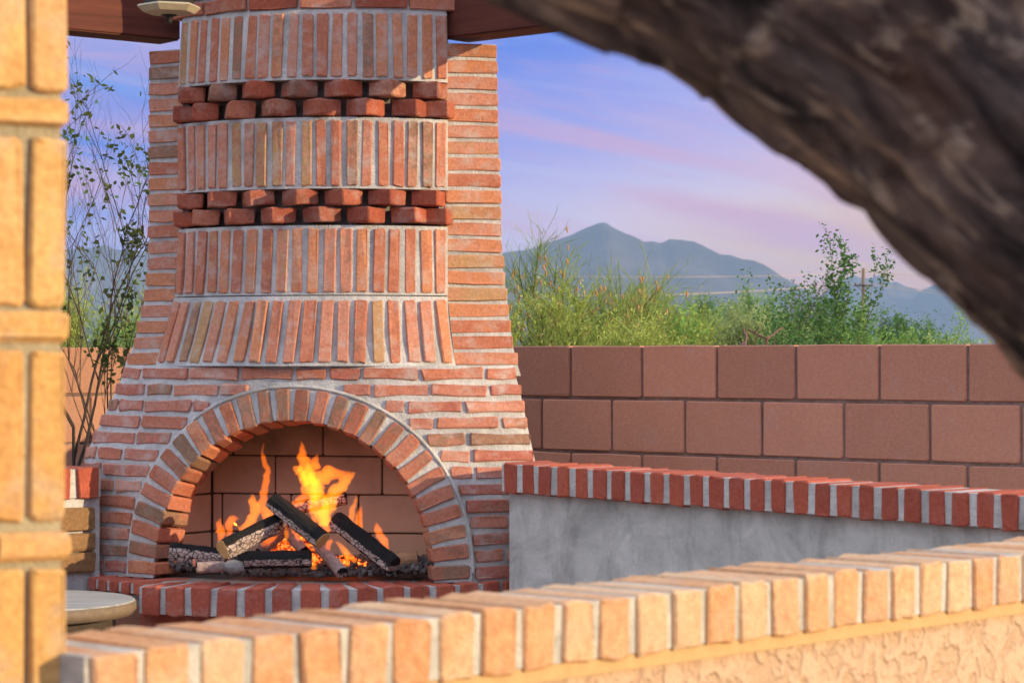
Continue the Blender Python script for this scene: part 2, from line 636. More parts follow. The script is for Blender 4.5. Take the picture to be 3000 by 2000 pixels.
OUT_L = tabz([(333, 97), (331, 590), (320, 690), (300, 790), (266, 880), (232, 960), (192, 1050), (196, 1150), (200, 1340)], 8.38, -0.02)
OUT_R = tabz([(1132, 97), (1140, 400), (1146, 600), (1158, 700), (1174, 800), (1203, 900), (1238, 1050), (1252, 1150), (1256, 1340)], 8.22, -0.02)
BOW_L = tabz([(424, -60), (414, 60), (408, 180), (408, 640), (396, 690), (380, 760), (362, 838)], 8.3, 0.0)
BOW_R = tabz([(1026, -60), (1029, 180), (1029, 690), (1037, 750), (1052, 838)], 8.2, 0.0)
WB = [(1.19, 0.035), (1.28, 0.018), (1.42, 0.0), (3.0, 0.0)]          # how far the bow's ends step forward
SAG = [(1.19, 0.205), (1.28, 0.185), (1.42, 0.175), (2.15, 0.172), (2.45, 0.155)]


def bow(t, z, off=0.0):
    """point and outward normal on the rounded chimney breast, t from 0 (left) to 1 (right)"""
    ul, ur = interp(BOW_L, z), interp(BOW_R, z)
    s, wb = interp(SAG, z), interp(WB, z)
    h = (ur - ul) / 2
    rad = (h * h + s * s) / (2 * s)
    half = math.asin(min(1, h / rad))
    a = -half + 2 * half * t
    u = (ul + ur) / 2 + (rad + off) * math.sin(a)
    ww = wb + s - rad + (rad + off) * math.cos(a)
    n = AX * math.sin(a) + NX * math.cos(a)
    return FP(u, ww, z), n


def bow_len(z):
    ul, ur = interp(BOW_L, z), interp(BOW_R, z)
    s = interp(SAG, z)
    h = (ur - ul) / 2
    rad = (h * h + s * s) / (2 * s)
    return 2 * rad * math.asin(min(1, h / rad))


fireplace = thing('fireplace', FP(0, 0, 0), 'tall beehive brick fireplace with rounded chimney and arched opening holding a fire', 'fireplace')


def bow_mortar(name, z0, z1, off, n=44, m=6, mat=None):
    vs, fs = [], []
    for j in range(m + 1):
        z = z0 + (z1 - z0) * j / m
        for i in range(n + 1):
            p, nn = bow(i / n, z, off)
            vs.append(p)
    for j in range(m):
        for i in range(n):
            a = j * (n + 1) + i
            fs.append((a, a + 1, a + n + 2, a + n + 1))
    # returns at both ends and lids so that the band is a closed piece of masonry
    back = len(vs)
    for z in (z0, z1):
        for t in (0, 1):
            p, nn = bow(t, z, off)
            vs.append(p - NX * 0.12 + AX * (0.02 if t == 0 else -0.02))
    top = m * (n + 1)
    fs.append((0, back, back + 2, top))
    fs.append((n, top + n, back + 3, back + 1))
    fs.append(tuple(range(top, top + n + 1)) + (back + 3, back + 2))
    fs.append((back, back + 1) + tuple(reversed(range(0, n + 1))))
    return mesh_obj(name, vs, fs, mat or M_mortar, fireplace)


DB = 8.13
tiers = [(Z(178, DB), Z(26, DB), 20), (Z(428, DB), Z(274, DB), 20), (Z(672, DB), Z(522, DB), 19), (Z(835, DB + 0.0), Z(684, DB), 19)]
for ti, (z0, z1, n) in enumerate(tiers):
    tier = bow_mortar('chimney_tier', z0 - 0.006, z1 + 0.008, -0.0035)
    H = z1 - z0
    for i in range(n):
        t = (i + 0.5) / n + RND.uniform(-0.003, 0.003)
        pb, nb = bow(t, z0)
        pt, nt = bow(t, z1)
        c = (pb + pt) / 2
        up = (pt - pb).normalized()
        nrm = ((nb + nt) / 2).normalized()
        T = up.cross(-nrm).normalized() * 1.0
        nrm2 = T.cross(up)
        if nrm2.dot(nrm) < 0: nrm2 = -nrm2
        T = nrm2.cross(up) * -1
        if T.dot(AX) < 0: T = -T
        wdt = bow_len((z0 + z1) / 2) / n * RND.uniform(0.65, 0.73)
        # a soldier brick: its length stands up
        brick(tier, c + nrm2 * RND.uniform(0.0, 0.004), T, nrm2, wdt, round(H * RND.uniform(0.955, 0.985), 3), 0.07, M_brick)

# top stretcher course
zc0 = Z(20, DB)
topc = bow_mortar('top_course', zc0 - 0.004, zc0 + 0.34, -0.008, 44, 4)
for r in range(6):
    z = zc0 + 0.027 + r * 0.056
    for i in range(6):
        t = (i + (0.5 if r % 2 else 0.15)) / 5.4
        if t > 0.97 or t < 0.02: continue
        p, nn = bow(t, z)
        T = AX * nn.dot(NX) - NX * nn.dot(AX)
        brick(topc, p, T, nn, 0.175, 0.044, 0.07, M_tooth)

# dogtooth courses: bricks laid with a corner pointing out
for (ya, yb) in ((180, 268), (431, 513)):
    za, zb = Z(yb, DB), Z(ya, DB)
    zm = (za + zb) / 2
    band = bow_mortar('dogtooth_course', za - 0.004, zb + 0.004, -0.075, mat=M_mortar_recess)
    hgt = (zb - za) / 2
    for r, (zc, ph) in enumerate(((zb - hgt / 2, 0.0), (za + hgt / 2, 0.5))):
        n = 7
        for i in range(n + (1 if ph else 0)):
            t = 0.497 + (i - 3 - ph) * 0.150
            t = min(max(t, 0.02), 0.98)
            p, nn = bow(t, zc)
            T = AX * nn.dot(NX) - NX * nn.dot(AX)
            # turn the brick 45 degrees about the vertical; its tip stands 2 cm proud
            d1 = (nn + T).normalized()
            d2 = (T - nn).normalized()
            tip = p + nn * (0.034 + RND.uniform(-0.004, 0.004))
            L = 0.092
            c = tip - d1 * 0.0 + d2 * (L / 2)
            # front face normal d1, running along d2
            if i == 0 and ph: c -= nn * 0.02
            brick(band, tip + d2 * (L / 2) if True else c, d2, d1, L, round(hgt * 0.86, 3), 0.092, M_tooth, bev=0.0035, wob=1.5)

# the two flat shoulders (piers) beside the breast
PITCH = 0.0561
ZTOP = Z(100, 8.3)
ZBASE = tiers[3][0] - 0.01


def pier_pt(side, s, z, off=0.0):
    """s from 0 at the breast to 1 at the outer edge"""
    if side < 0:
        ua, ub = interp(BOW_L, z) + 0.035, interp(OUT_L, z)
    else:
        ua, ub = interp(BOW_R, z) - 0.03, interp(OUT_R, z)
    u = ua + (ub - ua) * s
    wb = interp(WB, z)
    sl_ = 0.48 if side > 0 else 0.30
    ww = wb - 0.012 - abs(u - ua) * sl_
    n = (NX + AX * (sl_ * side)).normalized()
    return FP(u, ww, z) + n * off, n


nrow = round((ZTOP - ZBASE) / PITCH)
PITCH = (ZTOP - ZBASE) / nrow
for side in (-1, 1):
    vs, fs = [], []
    m = nrow * 2
    for j in range(m + 1):
        z = ZBASE - 0.03 + (ZTOP - 0.004 - ZBASE + 0.03) * j / m
        p0, n0 = pier_pt(side, 0, z, -0.005)
        p1, n1 = pier_pt(side, 0.985, z, -0.005)
        vs += [p0, p1, p1 - NX * 0.33 - AX * (side * 0.13), p0 - NX * 0.33]
    for j in range(m):
        a, b = j * 4, (j + 1) * 4
        for k in range(4):
            k2 = (k + 1) % 4
            fs.append((a + k, a + k2, b + k2, b + k) if side > 0 else (a + k2, a + k, b + k, b + k2))
    fs.append((m * 4, m * 4 + 1, m * 4 + 2, m * 4 + 3))
    pier = mesh_obj('shoulder', vs, fs, M_mortar, fireplace)
    for r in range(nrow):
        z = ZTOP - PITCH * (r + 0.5)
        pa, na = pier_pt(side, 0.08 if side > 0 else 0.12, z)
        pb, nb = pier_pt(side, 1.0, z)
        L = (pb - pa).length
        c = (pa + pb) / 2
        T = (pb - pa).normalized() * side
        brick(pier, c + na * RND.uniform(-0.001, 0.004), T, na, round(L, 2) - 0.002, 0.0425, 0.11, M_brick)
        # side faces of the courses, seen from aside
        fd = (NX * 0.33 + AX * (side * 0.13)).normalized()
        fn = (AX * (side * 0.33) - NX * 0.13).normalized()
        brick(pier, pb - fd * 0.225, fd * -side, fn, 0.19, 0.0445, 0.05, M_brick)

# base: a flaring convex wall with the arched opening
Z_HEARTH = 0.472
BASE_S = [(0.45, 0.30), (0.8, 0.27), (1.0, 0.245), (1.2, 0.235)]
BASE_W = [(0.45, 0.02), (0.9, 0.0), (1.2, -0.03)]


def base_w(u, z):
    ul, ur = interp(OUT_L, z), interp(OUT_R, z)
    tt = (2 * u - ul - ur) / (ur - ul)
    return interp(BASE_W, z) + interp(BASE_S, z) * (1 - abs(tt) ** 2.3)


def base_pt(u, z, off=0.0):
    w0 = base_w(u, z)
    e = 0.02
    du = (base_w(u + e, z) - base_w(u - e, z)) / (2 * e)
    dz = (base_w(u, z + e) - base_w(u, z - e)) / (2 * e)
    n = (NX - AX * du - Vector((0, 0, 1)) * dz * 0.6).normalized()
    return FP(u, w0, z) + n * off, n


# arch in (u, z): half widths and heights of inner and outer edge
U0 = u_of(668, 0.26)
A_IN, B_IN = 0.478, Z(967, 8.03) - Z_HEARTH
A_OUT, B_OUT = 0.598, Z(889, 8.03) - Z_HEARTH


def arch_u(z, a, b):
    zz = (z - Z_HEARTH) / b
    if zz >= 1: return 0.0
    return a * max(0.0, 1 - max(zz, 0) ** 2.22) ** 0.5


zt = tiers[3][0] - 0.004
vs, fs = [], []
NU, NZ = 90, 44
for j in range(NZ + 1):
    z = Z_HEARTH - 0.1 + (zt - Z_HEARTH + 0.1) * j / NZ
    ul, ur = interp(OUT_L, z) + 0.008, interp(OUT_R, z) - 0.008
    for i in range(NU + 1):
        u = ul + (ur - ul) * i / NU
        p, n = base_pt(u, z, -0.006)
        vs.append(p)
am, bm_ = (A_IN + A_OUT) / 2, (B_IN + B_OUT) / 2
for j in range(NZ):
    z = Z_HEARTH - 0.1 + (zt - Z_HEARTH + 0.1) * (j + 0.5) / NZ
    ul, ur = interp(OUT_L, z), interp(OUT_R, z)
    for i in range(NU):
        u = ul + (ur - ul) * (i + 0.5) / NU
        if abs(u - U0) < arch_u(z, am, bm_):
            continue
        a = j * (NU + 1) + i
        fs.append((a, a + 1, a + NU + 2, a + NU + 1))
# flanks, back and lid
for side in (0, NU):
    b0 = len(vs)
    for j in range(NZ + 1):
        vs.append(vs[j * (NU + 1) + side] - NX * 0.55 + AX * (0.24 if side == 0 else -0.24))
    for j in range(NZ):
        a, b = j * (NU + 1) + side, (j + 1) * (NU + 1) + side
        q = (a, b, b0 + j + 1, b0 + j)
        fs.append(q if side == 0 else q[::-1])
    if side == 0: bl = b0 + NZ
    else: br = b0 + NZ
fs.append(tuple(NZ * (NU + 1) + i for i in range(NU + 1)) + (br, bl))
surround = mesh_obj('firebox_surround', vs, fs, M_mortar, fireplace)

rr = random.Random(12)
nb = int((zt - Z_HEARTH) / 0.0535)
hrow = (zt - Z_HEARTH) / nb
for r in range(nb):
    z = Z_HEARTH + hrow * (r + 0.5)
    ul, ur = interp(OUT_L, z), interp(OUT_R, z)
    au = arch_u(z - hrow * 0.2, A_OUT, B_OUT)
    segs = [(ul, ur)] if au < 0.03 else [(ul, U0 - au - 0.004), (U0 + au + 0.004, ur)]
    for si, (a, b) in enumerate(segs):
        right = si == 1
        u = a if not right else b
        first = True
        while (b - u if not right else u - a) > 0.05:
            L = rr.choice((0.19, 0.20, 0.185, 0.115, 0.20))
            if first: L *= rr.choice((0.55, 1.0, 0.8) if r % 2 else (1.0, 0.9, 0.5))
            first = False
            left = (b - u) if not right else (u - a)
            if left - L < 0.055: L = min(left, 0.24)
            um = u + L / 2 if not right else u - L / 2
            p, n = base_pt(um, z)
            q, _ = base_pt(um + 0.02, z)
            T = (q - p).normalized()
            real = (L - 0.015) * (T.dot(AX) ** -1 if T.dot(AX) > 0.5 else 1.3)
            brick(surround, p, T, n, round(real, 2), 0.0385, 0.08, M_base, bev=0.0028, jit=0.0035)
            u = u + L if not right else u - L
    # returns of the courses on both flanks
    for side, uu in ((-1, ul), (1, ur)):
        p, n = base_pt(uu, z)
        fd = (NX * 0.55 + AX * (side * 0.24)).normalized()
        fn = (AX * (side * 0.55) - NX * 0.24).normalized()
        brick(surround, p - fd * 0.215, fd * -side, fn, 0.2, 0.0405, 0.05, M_base)

# arch ring
NA = 28


def arch_pt(th, f):
    a = A_IN + (A_OUT - A_IN) * f
    b = B_IN + (B_OUT - B_IN) * f
    cs, sn = math.cos(th), math.sin(th)
    return U0 - a * math.copysign(abs(cs), cs), Z_HEARTH + b * sn ** 0.90


PROUD = 0.022
vs, fs = [], []
M = 96
for i in range(M + 1):
    th = math.pi * i / M
    uo, zo = arch_pt(th, 1.02)
    ui, zi = arch_pt(th, 0.05)
    wo_, wi_ = base_w(uo, zo), base_w(ui, zi)
    for (uu, zz, ww) in ((uo, zo, wo_ - 0.05), (uo, zo, wo_ + PROUD - 0.008), (ui, zi, wi_ + PROUD - 0.008), (ui, zi, wi_ - 0.15)):
        vs.append(FP(uu, ww, zz))
for i in range(M):
    for k in range(3):
        a, b = i * 4 + k, (i + 1) * 4 + k
        fs.append((a, a + 1, b + 1, b))
arch = mesh_obj('arch', vs, fs, M_mortar, fireplace)
# even spacing along the ring
ths, acc = [], [0.0]
for i in range(401):
    ths.append(math.pi * i / 400)
pp = [arch_pt(t, 0.5) for t in ths]
for a, b in zip(pp, pp[1:]):
    acc.append(acc[-1] + math.dist(a, b))
tot = acc[-1]
for k in range(NA):
    s = tot * (k + 0.5) / NA
    i = next(i for i in range(400) if acc[i + 1] >= s)
    th = ths[i] + (ths[i + 1] - ths[i]) * (s - acc[i]) / (acc[i + 1] - acc[i])
    u1, z1 = arch_pt(th - 0.01, 0.5)
    u2, z2 = arch_pt(th + 0.01, 0.5)
    tu, tz = u2 - u1, z2 - z1
    l = math.hypot(tu, tz); tu /= l; tz /= l
    ui, zi = arch_pt(th, 0.0)
    uo, zo = arch_pt(th, 0.97)
    # radial direction = perpendicular to the tangent
    ru, rz = -tz, tu
    if ru * (uo - ui) + rz * (zo - zi) < 0: ru, rz = -ru, -rz
    length = abs(ru * (uo - ui) + rz * (zo - zi))
    um, zm = (ui + uo) / 2, (zi + zo) / 2
    pi_ = FP(um - ru * length / 2, base_w(um - ru * length / 2, zm - rz * length / 2) + PROUD, zm - rz * length / 2)
    po_ = FP(um + ru * length / 2, base_w(um + ru * length / 2, zm + rz * length / 2) + PROUD, zm + rz * length / 2)
    T = (po_ - pi_).normalized()
    tang = AX * tu + Vector((0, 0, tz))
    N = T.cross(tang).normalized()
    if N.dot(NX) < 0: N = -N
    brick(arch, (pi_ + po_) / 2, T, N, round((po_ - pi_).length, 2), 0.044 + 0.002 * (k % 3), 0.13 if th < 0.5 * math.pi else 0.06, M_arch, bev=0.0035, jit=0.003)
# raised bead of mortar round the outside of the ring
bd = MB()
pts, rad = [], []
for i in range(0, 97):
    th = math.pi * (0.30 + 0.69 * i / 96)
    uo, zo = arch_pt(th, 1.03)
    pts.append(FP(uo, base_w(uo, zo) + 0.014, zo))
    rad.append(0.0065 + 0.0035 * noise.noise(Vector((i * 0.5, 0, 0))))
bd.tube(pts, rad, None, 6)
bd.build('mortar_bead', M_mortar_cap, fireplace, True)

# firebox lining
def firebrick_mat():
    m, t = material('firebrick')
    g = t.n('ShaderNodeNewGeometry').outputs['Position']
    sepg = t.n('ShaderNodeSeparateXYZ')
    t.l(g, sepg.inputs[0])
    n1 = t.noise(g, 9, 5, 0.6)
    c = t.mix(n1, (0.62, 0.47, 0.32), (0.76, 0.61, 0.44))
    # soot left by past fires, heavier on the upper courses
    s = t.math('ADD', sepg.outputs[2], t.math('MULTIPLY', t.math('SUBTRACT', n1, 0.5), 0.35))
    soot = t.ramp(t.math('SUBTRACT', s, 0.45), [(0.20, (0, 0, 0)), (0.60, (1, 1, 1))])
    c = t.mix(t.math('MULTIPLY', soot, 0.82), c, (0.030, 0.020, 0.015))
    principled(t, c, 0.95, t.noise(g, 80, 4, 0.6), 0.002, 0.6, 0.1)
    return m


M_fireb = firebrick_mat()
M_soot = plain_mat('sooty_joint', (0.06, 0.04, 0.03), 0.95)
WBK = -0.17
UB = 0.405
Z_BED = Z_HEARTH + 0.0
ZCEIL = Z_HEARTH + B_IN + 0.045
lv = []
prof = [(-0.535, 0.09), (-0.505, 0.07), (-UB + 0.0, WBK), (UB, WBK), (0.505, 0.07), (0.535, 0.09)]
for z in (Z_HEARTH - 0.05, ZCEIL):
    for (u, ww) in prof:
        lv.append(FP(U0 + u, ww - 0.006, z))
lf = [(i, i + 1, i + 7, i + 6) for i in range(5)] + [(6, 7, 8, 9, 10, 11)]
lining = mesh_obj('firebox_lining', lv, lf, M_soot, fireplace)
ZJ = [Z(1310, 8.46), Z(1222, 8.46), Z(1134, 8.46), Z(1046, 8.46), Z(958, 8.46)]
JU = [(460, 640, 850), (510, 668, 823), (632, 878), (534, 742), (632, 850)]
for (za, zb, js) in zip(ZJ, ZJ[1:], JU):
    us = [U0 - UB] + [u for u in (u_of(j, WBK) for j in js) if abs(u - U0) < UB - 0.03] + [U0 + UB]
    for a, b in zip(us, us[1:]):
        brick(lining, FP((a + b) / 2, WBK, (za + zb) / 2), AX, NX, b - a - 0.006, round(zb - za - 0.005, 3), 0.04, M_fireb, 'firebrick', bev=0.003, jit=0.001, wob=0.15)
    for side in (-1, 1):
        a, b = Vector((UB * side, WBK)), Vector((0.505 * side, 0.07))
        for f0, f1 in ((0.0, 0.62), (0.62, 1.0)):
            p0, p1 = a.lerp(b, f0), a.lerp(b, f1)
            q0, q1 = FP(U0 + p0.x, p0.y, (za + zb) / 2), FP(U0 + p1.x, p1.y, (za + zb) / 2)
            T = (q1 - q0).normalized() * side * 1.0
            N = Vector((0, 0, 1)).cross(T)
            if N.dot(AX * -side + NX) < 0: N = -N
            T2 = Vector((0, 0, 1)).cross(N)
            brick(lining, (q0 + q1) / 2, -T2 if T2.dot(AX) < 0 else T2, N, round((q1 - q0).length, 2) - 0.004, round(zb - za - 0.005, 3), 0.04, M_fireb, 'firebrick', bev=0.003, jit=0.001, wob=0.15)

# hearth: radial headers round a bowed ledge
def smooth_path(pts, n):
    out = []
    m = len(pts)
    for i in range(m - 1):
        p0, p1, p2, p3 = pts[max(i - 1, 0)], pts[i], pts[i + 1], pts[min(i + 2, m - 1)]
        for k in range(n):
            t = k / n
            out.append(0.5 * ((2 * p1) + (p2 - p0) * t + (2 * p0 - 5 * p1 + 4 * p2 - p3) * t * t + (3 * p1 - p0 - 3 * p2 + p3) * t ** 3))
    out.append(pts[-1])
    return out


def flat(px, D, z=0.0):
    return Vector(((px - CX) / FPX * D, D, z))


def along(path, s):
    for a, b in zip(path, path[1:]):
        l = (b - a).length
        if s <= l or b is path[-1]:
            return a + (b - a) * min(s / l, 1.0), (b - a).normalized()
        s -= l


def path_len(path):
    return sum((b - a).length for a, b in zip(path, path[1:]))


def ledge(name, path, depth, z_top, height, pitch, bw, mat, mmat, inset=0.01, parent=None, ztop_off=0.0):
    """a ledge whose edge is a row of brick ends, brick tops showing on the upper face"""
    n = len(path)
    vs, fs = [], []
    for i, p in enumerate(path):
        d = (path[min(i + 1, n - 1)] - path[max(i - 1, 0)]).normalized()
        nr = Vector((d.y, -d.x, 0))
        if nr.y > 0: nr = -nr
        f = p - nr * inset
        b = p - nr * depth
        vs += [f + Vector((0, 0, z_top - height + 0.006)), f + Vector((0, 0, z_top - 0.007)), b + Vector((0, 0, z_top - 0.007)), b + Vector((0, 0, z_top - height + 0.006))]
    for i in range(n - 1):
        a, b = i * 4, (i + 1) * 4
        for k in range(4):
            k2 = (k + 1) % 4
            fs.append((a + k, b + k, b + k2, a + k2))
    fs.append((0, 1, 2, 3)); fs.append(tuple((n - 1) * 4 + k for k in (3, 2, 1, 0)))
    o = mesh_obj(name, vs, fs, mmat, parent)
    tot = path_len(path)
    cnt = int(tot / pitch)
    for k in range(cnt):
        p, d = along(path, tot * (k + 0.5) / cnt)
        nr = Vector((d.y, -d.x, 0))
        if nr.y > 0: nr = -nr
        d2 = d if nr.cross(d).z > 0 else -d
        brick(o, p + Vector((0, 0, z_top - height / 2 + RND.uniform(-0.002, 0.002))), d2, nr, bw * RND.choice((0.96, 1.0, 1.03)), height * RND.uniform(0.97, 1.0), depth - 0.01, mat, bev=0.004, jit=0.0028)
    return o


hp = smooth_path([flat(px, D) for px, D in ((316, 7.90), (480, 7.81), (660, 7.78), (850, 7.82), (1063, 7.95), (1200, 8.12))], 8)
hearth = ledge('hearth_edge', hp, 0.20, Z_HEARTH, 0.10, 0.090, 0.064, M_hearth, M_mortar, 0.012, fireplace)
hl = smooth_path([flat(px, D) for px, D in ((165, 8.30), (200, 8.24), (250, 8.13), (330, 7.99))], 6)
ledge('hearth_side', hl, 0.22, Z_HEARTH - 0.003, 0.045, 0.062, 0.045, M_hearth, M_mortar, 0.01, fireplace)
# hearth slab behind the edge course and the plinth under it
M_slab = mortar_mat('hearth_concrete', (0.36, 0.33, 0.30), (0.48, 0.45, 0.41), 25)
slab = []
inner = [p - Vector((0, -0.19, 0)) for p in hp]
vs = [Vector((p.x, p.y, Z_HEARTH - 0.004)) for p in inner] + [Vector((p.x, 8.75, Z_HEARTH - 0.004)) for p in reversed(inner)]
n = len(vs)
vs2 = vs + [v - Vector((0, 0, 0.08)) for v in vs]
fs = [tuple(range(n)), tuple(reversed(range(n, 2 * n)))] + [(i, i + n, (i + 1) % n + n, (i + 1) % n) for i in range(n)]
mesh_obj('hearth_slab', vs2, fs, M_slab, fireplace)
pl = [p + Vector((0, 0.05, 0)) for p in hp]
vs = [Vector((p.x, p.y, 0)) for p in pl] + [Vector((p.x, p.y, Z_HEARTH - 0.097)) for p in pl]
n = len(pl)
vs += [Vector((pl[0].x, 8.7, 0)), Vector((pl[0].x, 8.7, Z_HEARTH - 0.097))]
fs = [(i, i + 1, n + i + 1, n + i) for i in range(n - 1)] + [(2 * n, 0, n, 2 * n + 1)]
mesh_obj('hearth_plinth', vs, fs, M_hearth, fireplace)

# ------------------------------------------------------------------ block walls of the yard
BW0, BW1 = flat(1240, 9.32), flat(2222, 8.06)
BD = (BW1 - BW0).normalized()
BN = Vector((BD.y, -BD.x, 0))
if BN.y > 0: BN = -BN
BZ = 1.266
BH = 0.2032


def s_of(px):
    k = (px - CX) / FPX
    return (k * BW0.y - BW0.x) / (BD.x - k * BD.y)


def block_wall(name, label, origin, d, nrm, s0, s1, joints, pitch, mat):
    root = thing(name, origin + d * ((s0 + s1) / 2) - Vector((0, 0, 0)), label, 'wall')
    m = frame(origin, d if nrm.cross(d).z > 0 else -d, nrm)
    sgn = 1 if nrm.cross(d).z > 0 else -1
    core = box('mortar_core', (min(s0 * sgn, s1 * sgn), 0.008, -0.02), (max(s0 * sgn, s1 * sgn), 0.185, BZ - 0.012), M_cmu_mortar, root, m)
    for r in range(6):
        zt_ = BZ - r * BH
        zc_ = zt_ - BH / 2
        j0 = joints[r % 2]
        k0 = math.floor((s0 - j0) / pitch)
        k1 = math.ceil((s1 - j0) / pitch)
        for k in range(k0, k1):
            a, b = max(j0 + k * pitch, s0), min(j0 + (k + 1) * pitch, s1)
            if b - a < 0.05: continue
            H = BH - 0.011
            if r == 5: H = BH - 0.011
            c = origin + d * ((a + b) / 2) + Vector((0, 0, zc_))
            brick(root, c, d * sgn, nrm, b - a - 0.011, H, 0.195, mat, 'block', bev=0.004, jit=0.0012, wob=0.25)
    return root


pitch_b = (s_of(2222) - s_of(1310)) / 5
sC = -((10.6 - 9.32) / -BD.y)
block_wall('block_wall', 'long red concrete block wall running back behind the fireplace under the mountain', BW0, BD, BN, sC, s_of(2222) + 2.2, (s_of(1310), s_of(1404)), pitch_b, M_cmu)
corner = BW0 + BD * sC
LD = Vector((-BN.x, -BN.y, 0)) * -1.0
LD = BN.copy()                                    # the side wall comes forward from the corner
LN = Vector((-LD.y, LD.x, 0))
if LN.x < 0: LN = -LN
block_wall('block_wall', 'sunlit salmon block wall behind the bare shrub left of the chimney', corner, LD, LN, 0.0, 2.6, (0.13, 0.31), pitch_b, cmu_mat('sunlit_block', (0.40, 0.20, 0.13), (0.52, 0.29, 0.20)))

# ------------------------------------------------------------------ low walls with brick caps
def low_wall(name, label, A, B, za, zb, face_h, pitch, bw, depth, mat, body_mat, mmat, inset, flip=False, ext=(0, 0), strip=None, body_in=0.0):
    d = (B - A)
    L0 = d.length
    d.normalize()
    slope = (zb - za) / L0
    A2 = A - d * ext[0]
    B2 = B + d * ext[1]
    za2, zb2 = za - slope * ext[0], zb + slope * ext[1]
    nrm = Vector((d.y, -d.x, 0))
    if (nrm.y > 0): nrm = -nrm
    root = thing(name, (A2 + B2) / 2, label, 'wall')
    L = (B2 - A2).length
    dd = Vector((d.x, d.y, slope)).normalized()
    up = Vector((0, 0, 1))

    def prism(nm, f0, f1, t0, t1, material_):
        """front offset f0.. back f1 (inwards), heights below the top t0..t1 (None = ground)"""
        vs = []
        for p, zt_ in ((A2, za2), (B2, zb2)):
            for f in (f0, f1):
                for t in (t0, t1):
                    q = p - nrm * f
                    vs.append(Vector((q.x, q.y, zt_ - t if t is not None else -0.02)))
        fs = [(0, 1, 5, 4), (2, 6, 7, 3), (0, 4, 6, 2), (1, 3, 7, 5), (0, 2, 3, 1), (4, 5, 7, 6)]
        return mesh_obj(nm, vs, fs, material_, root)
    bed = prism('mortar_bed', inset, depth - inset, 0.0035, face_h - 0.004, mmat)
    prism('wall_body', 0.018 + body_in, depth - 0.018, face_h - 0.002, None, body_mat)
    if strip:
        prism('mortar_strip', 0.008 + body_in, depth - 0.01, face_h - 0.003, face_h + strip, mmat if strip < 0 else M_strip)
    n = int(round(L / pitch))
    for k in range(n):
        s = (k + 0.5) * L / n
        p = A2 + d * s
        zt_ = za2 + slope * s
        c = Vector((p.x, p.y, zt_ - face_h / 2 + RND.uniform(-0.0015, 0.0015)))
        T = d if nrm.cross(d).z > 0 else -d
        brick(bed, c + nrm * RND.uniform(-0.0015, 0.002), T, nrm, bw * RND.uniform(0.97, 1.03), round(face_h * RND.uniform(0.975, 1.01), 3), depth, mat, bev=0.0035, jit=0.0032, wob=0.5)
    return root


M_strip = plain_mat('ochre_mortar', (0.50, 0.34, 0.17), 0.9, 40, 0.2)
FA, FB = flat(1097, 3.384), flat(2351, 4.435)
low_wall('low_wall', 'stucco wall with sunlit orange brick cap crossing the foreground', FA, FB, ZC - 0.35, ZC - 0.35, 0.092, 0.085, 0.068, 0.205, M_capor, M_stucco, M_mortar_cap, 0.006,
         ext=((FA - flat(196, 2.897)).length, 1.6), strip=0.02)
GA, GB = flat(1157, 7.92), flat(2351, 6.5)
low_wall('low_wall', 'grey plastered wall with shaded red brick cap beside the fireplace', GA, GB, Z(1062, 7.92), Z(1136, 6.5), 0.097, 0.0795, 0.056, 0.21, M_capred, M_plaster, M_mortar_cap, 0.004,
         ext=(0.012, 1.2), body_in=0.02)
M_tile = plain_mat('brown_stone_tile', (0.22, 0.125, 0.055), 0.85, 60, 0.6, 0.006)
HB = flat(236, 8.28)
HA = flat(40, 8.02)
lw = low_wall('low_wall', 'short brick-capped wall faced with brown stone between the pillar and fireplace', HA, HB, Z(1072, 8.28), Z(1072, 8.28), 0.105, 0.105, 0.085, 0.2, M_capred, M_mortar, M_mortar_cap, 0.012)
hd = (HB - HA).normalized()
hn = Vector((hd.y, -hd.x, 0))
if hn.y > 0: hn = -hn
for (s0, s1, y0, y1) in ((0.02, 0.055, 1163, 1216), (0.035, 0.06, 1220, 1262), (0.04, 0.06, 1266, 1312)):
    for k in range(2):
        c = HB - hd * (0.028 + 0.11 + k * 0.225)
        zc_ = (Z(y0, 8.25) + Z(y1, 8.25)) / 2
        brick(lw, Vector((c.x, c.y, zc_)) + hn * 0.004, hd if hn.cross(hd).z > 0 else -hd, hn, 0.215, (y1 - y0) / FPX * 8.25, 0.03, M_tile, 'stone_tile', bev=0.004)

# ------------------------------------------------------------------ foreground pillar
PD = 2.94
pil = thing('brick_pillar', flat(40, PD), 'sunlit orange brick pillar at the left edge of the view', 'pillar')
xr = flat(160, PD).x
wP = 0.40
pxm = 1 / FPX * PD
# pillar turned a little so that its face looks towards the sun's side
pa = R(30)
PT = Vector((math.cos(pa), math.sin(pa), 0))
PN = Vector((math.sin(pa), -math.cos(pa), 0))
pcor = Vector((xr, PD, 0))


def pil_pt(s, z, o=0.0):
    return pcor - PT * s + PN * o + Vector((0, 0, z))


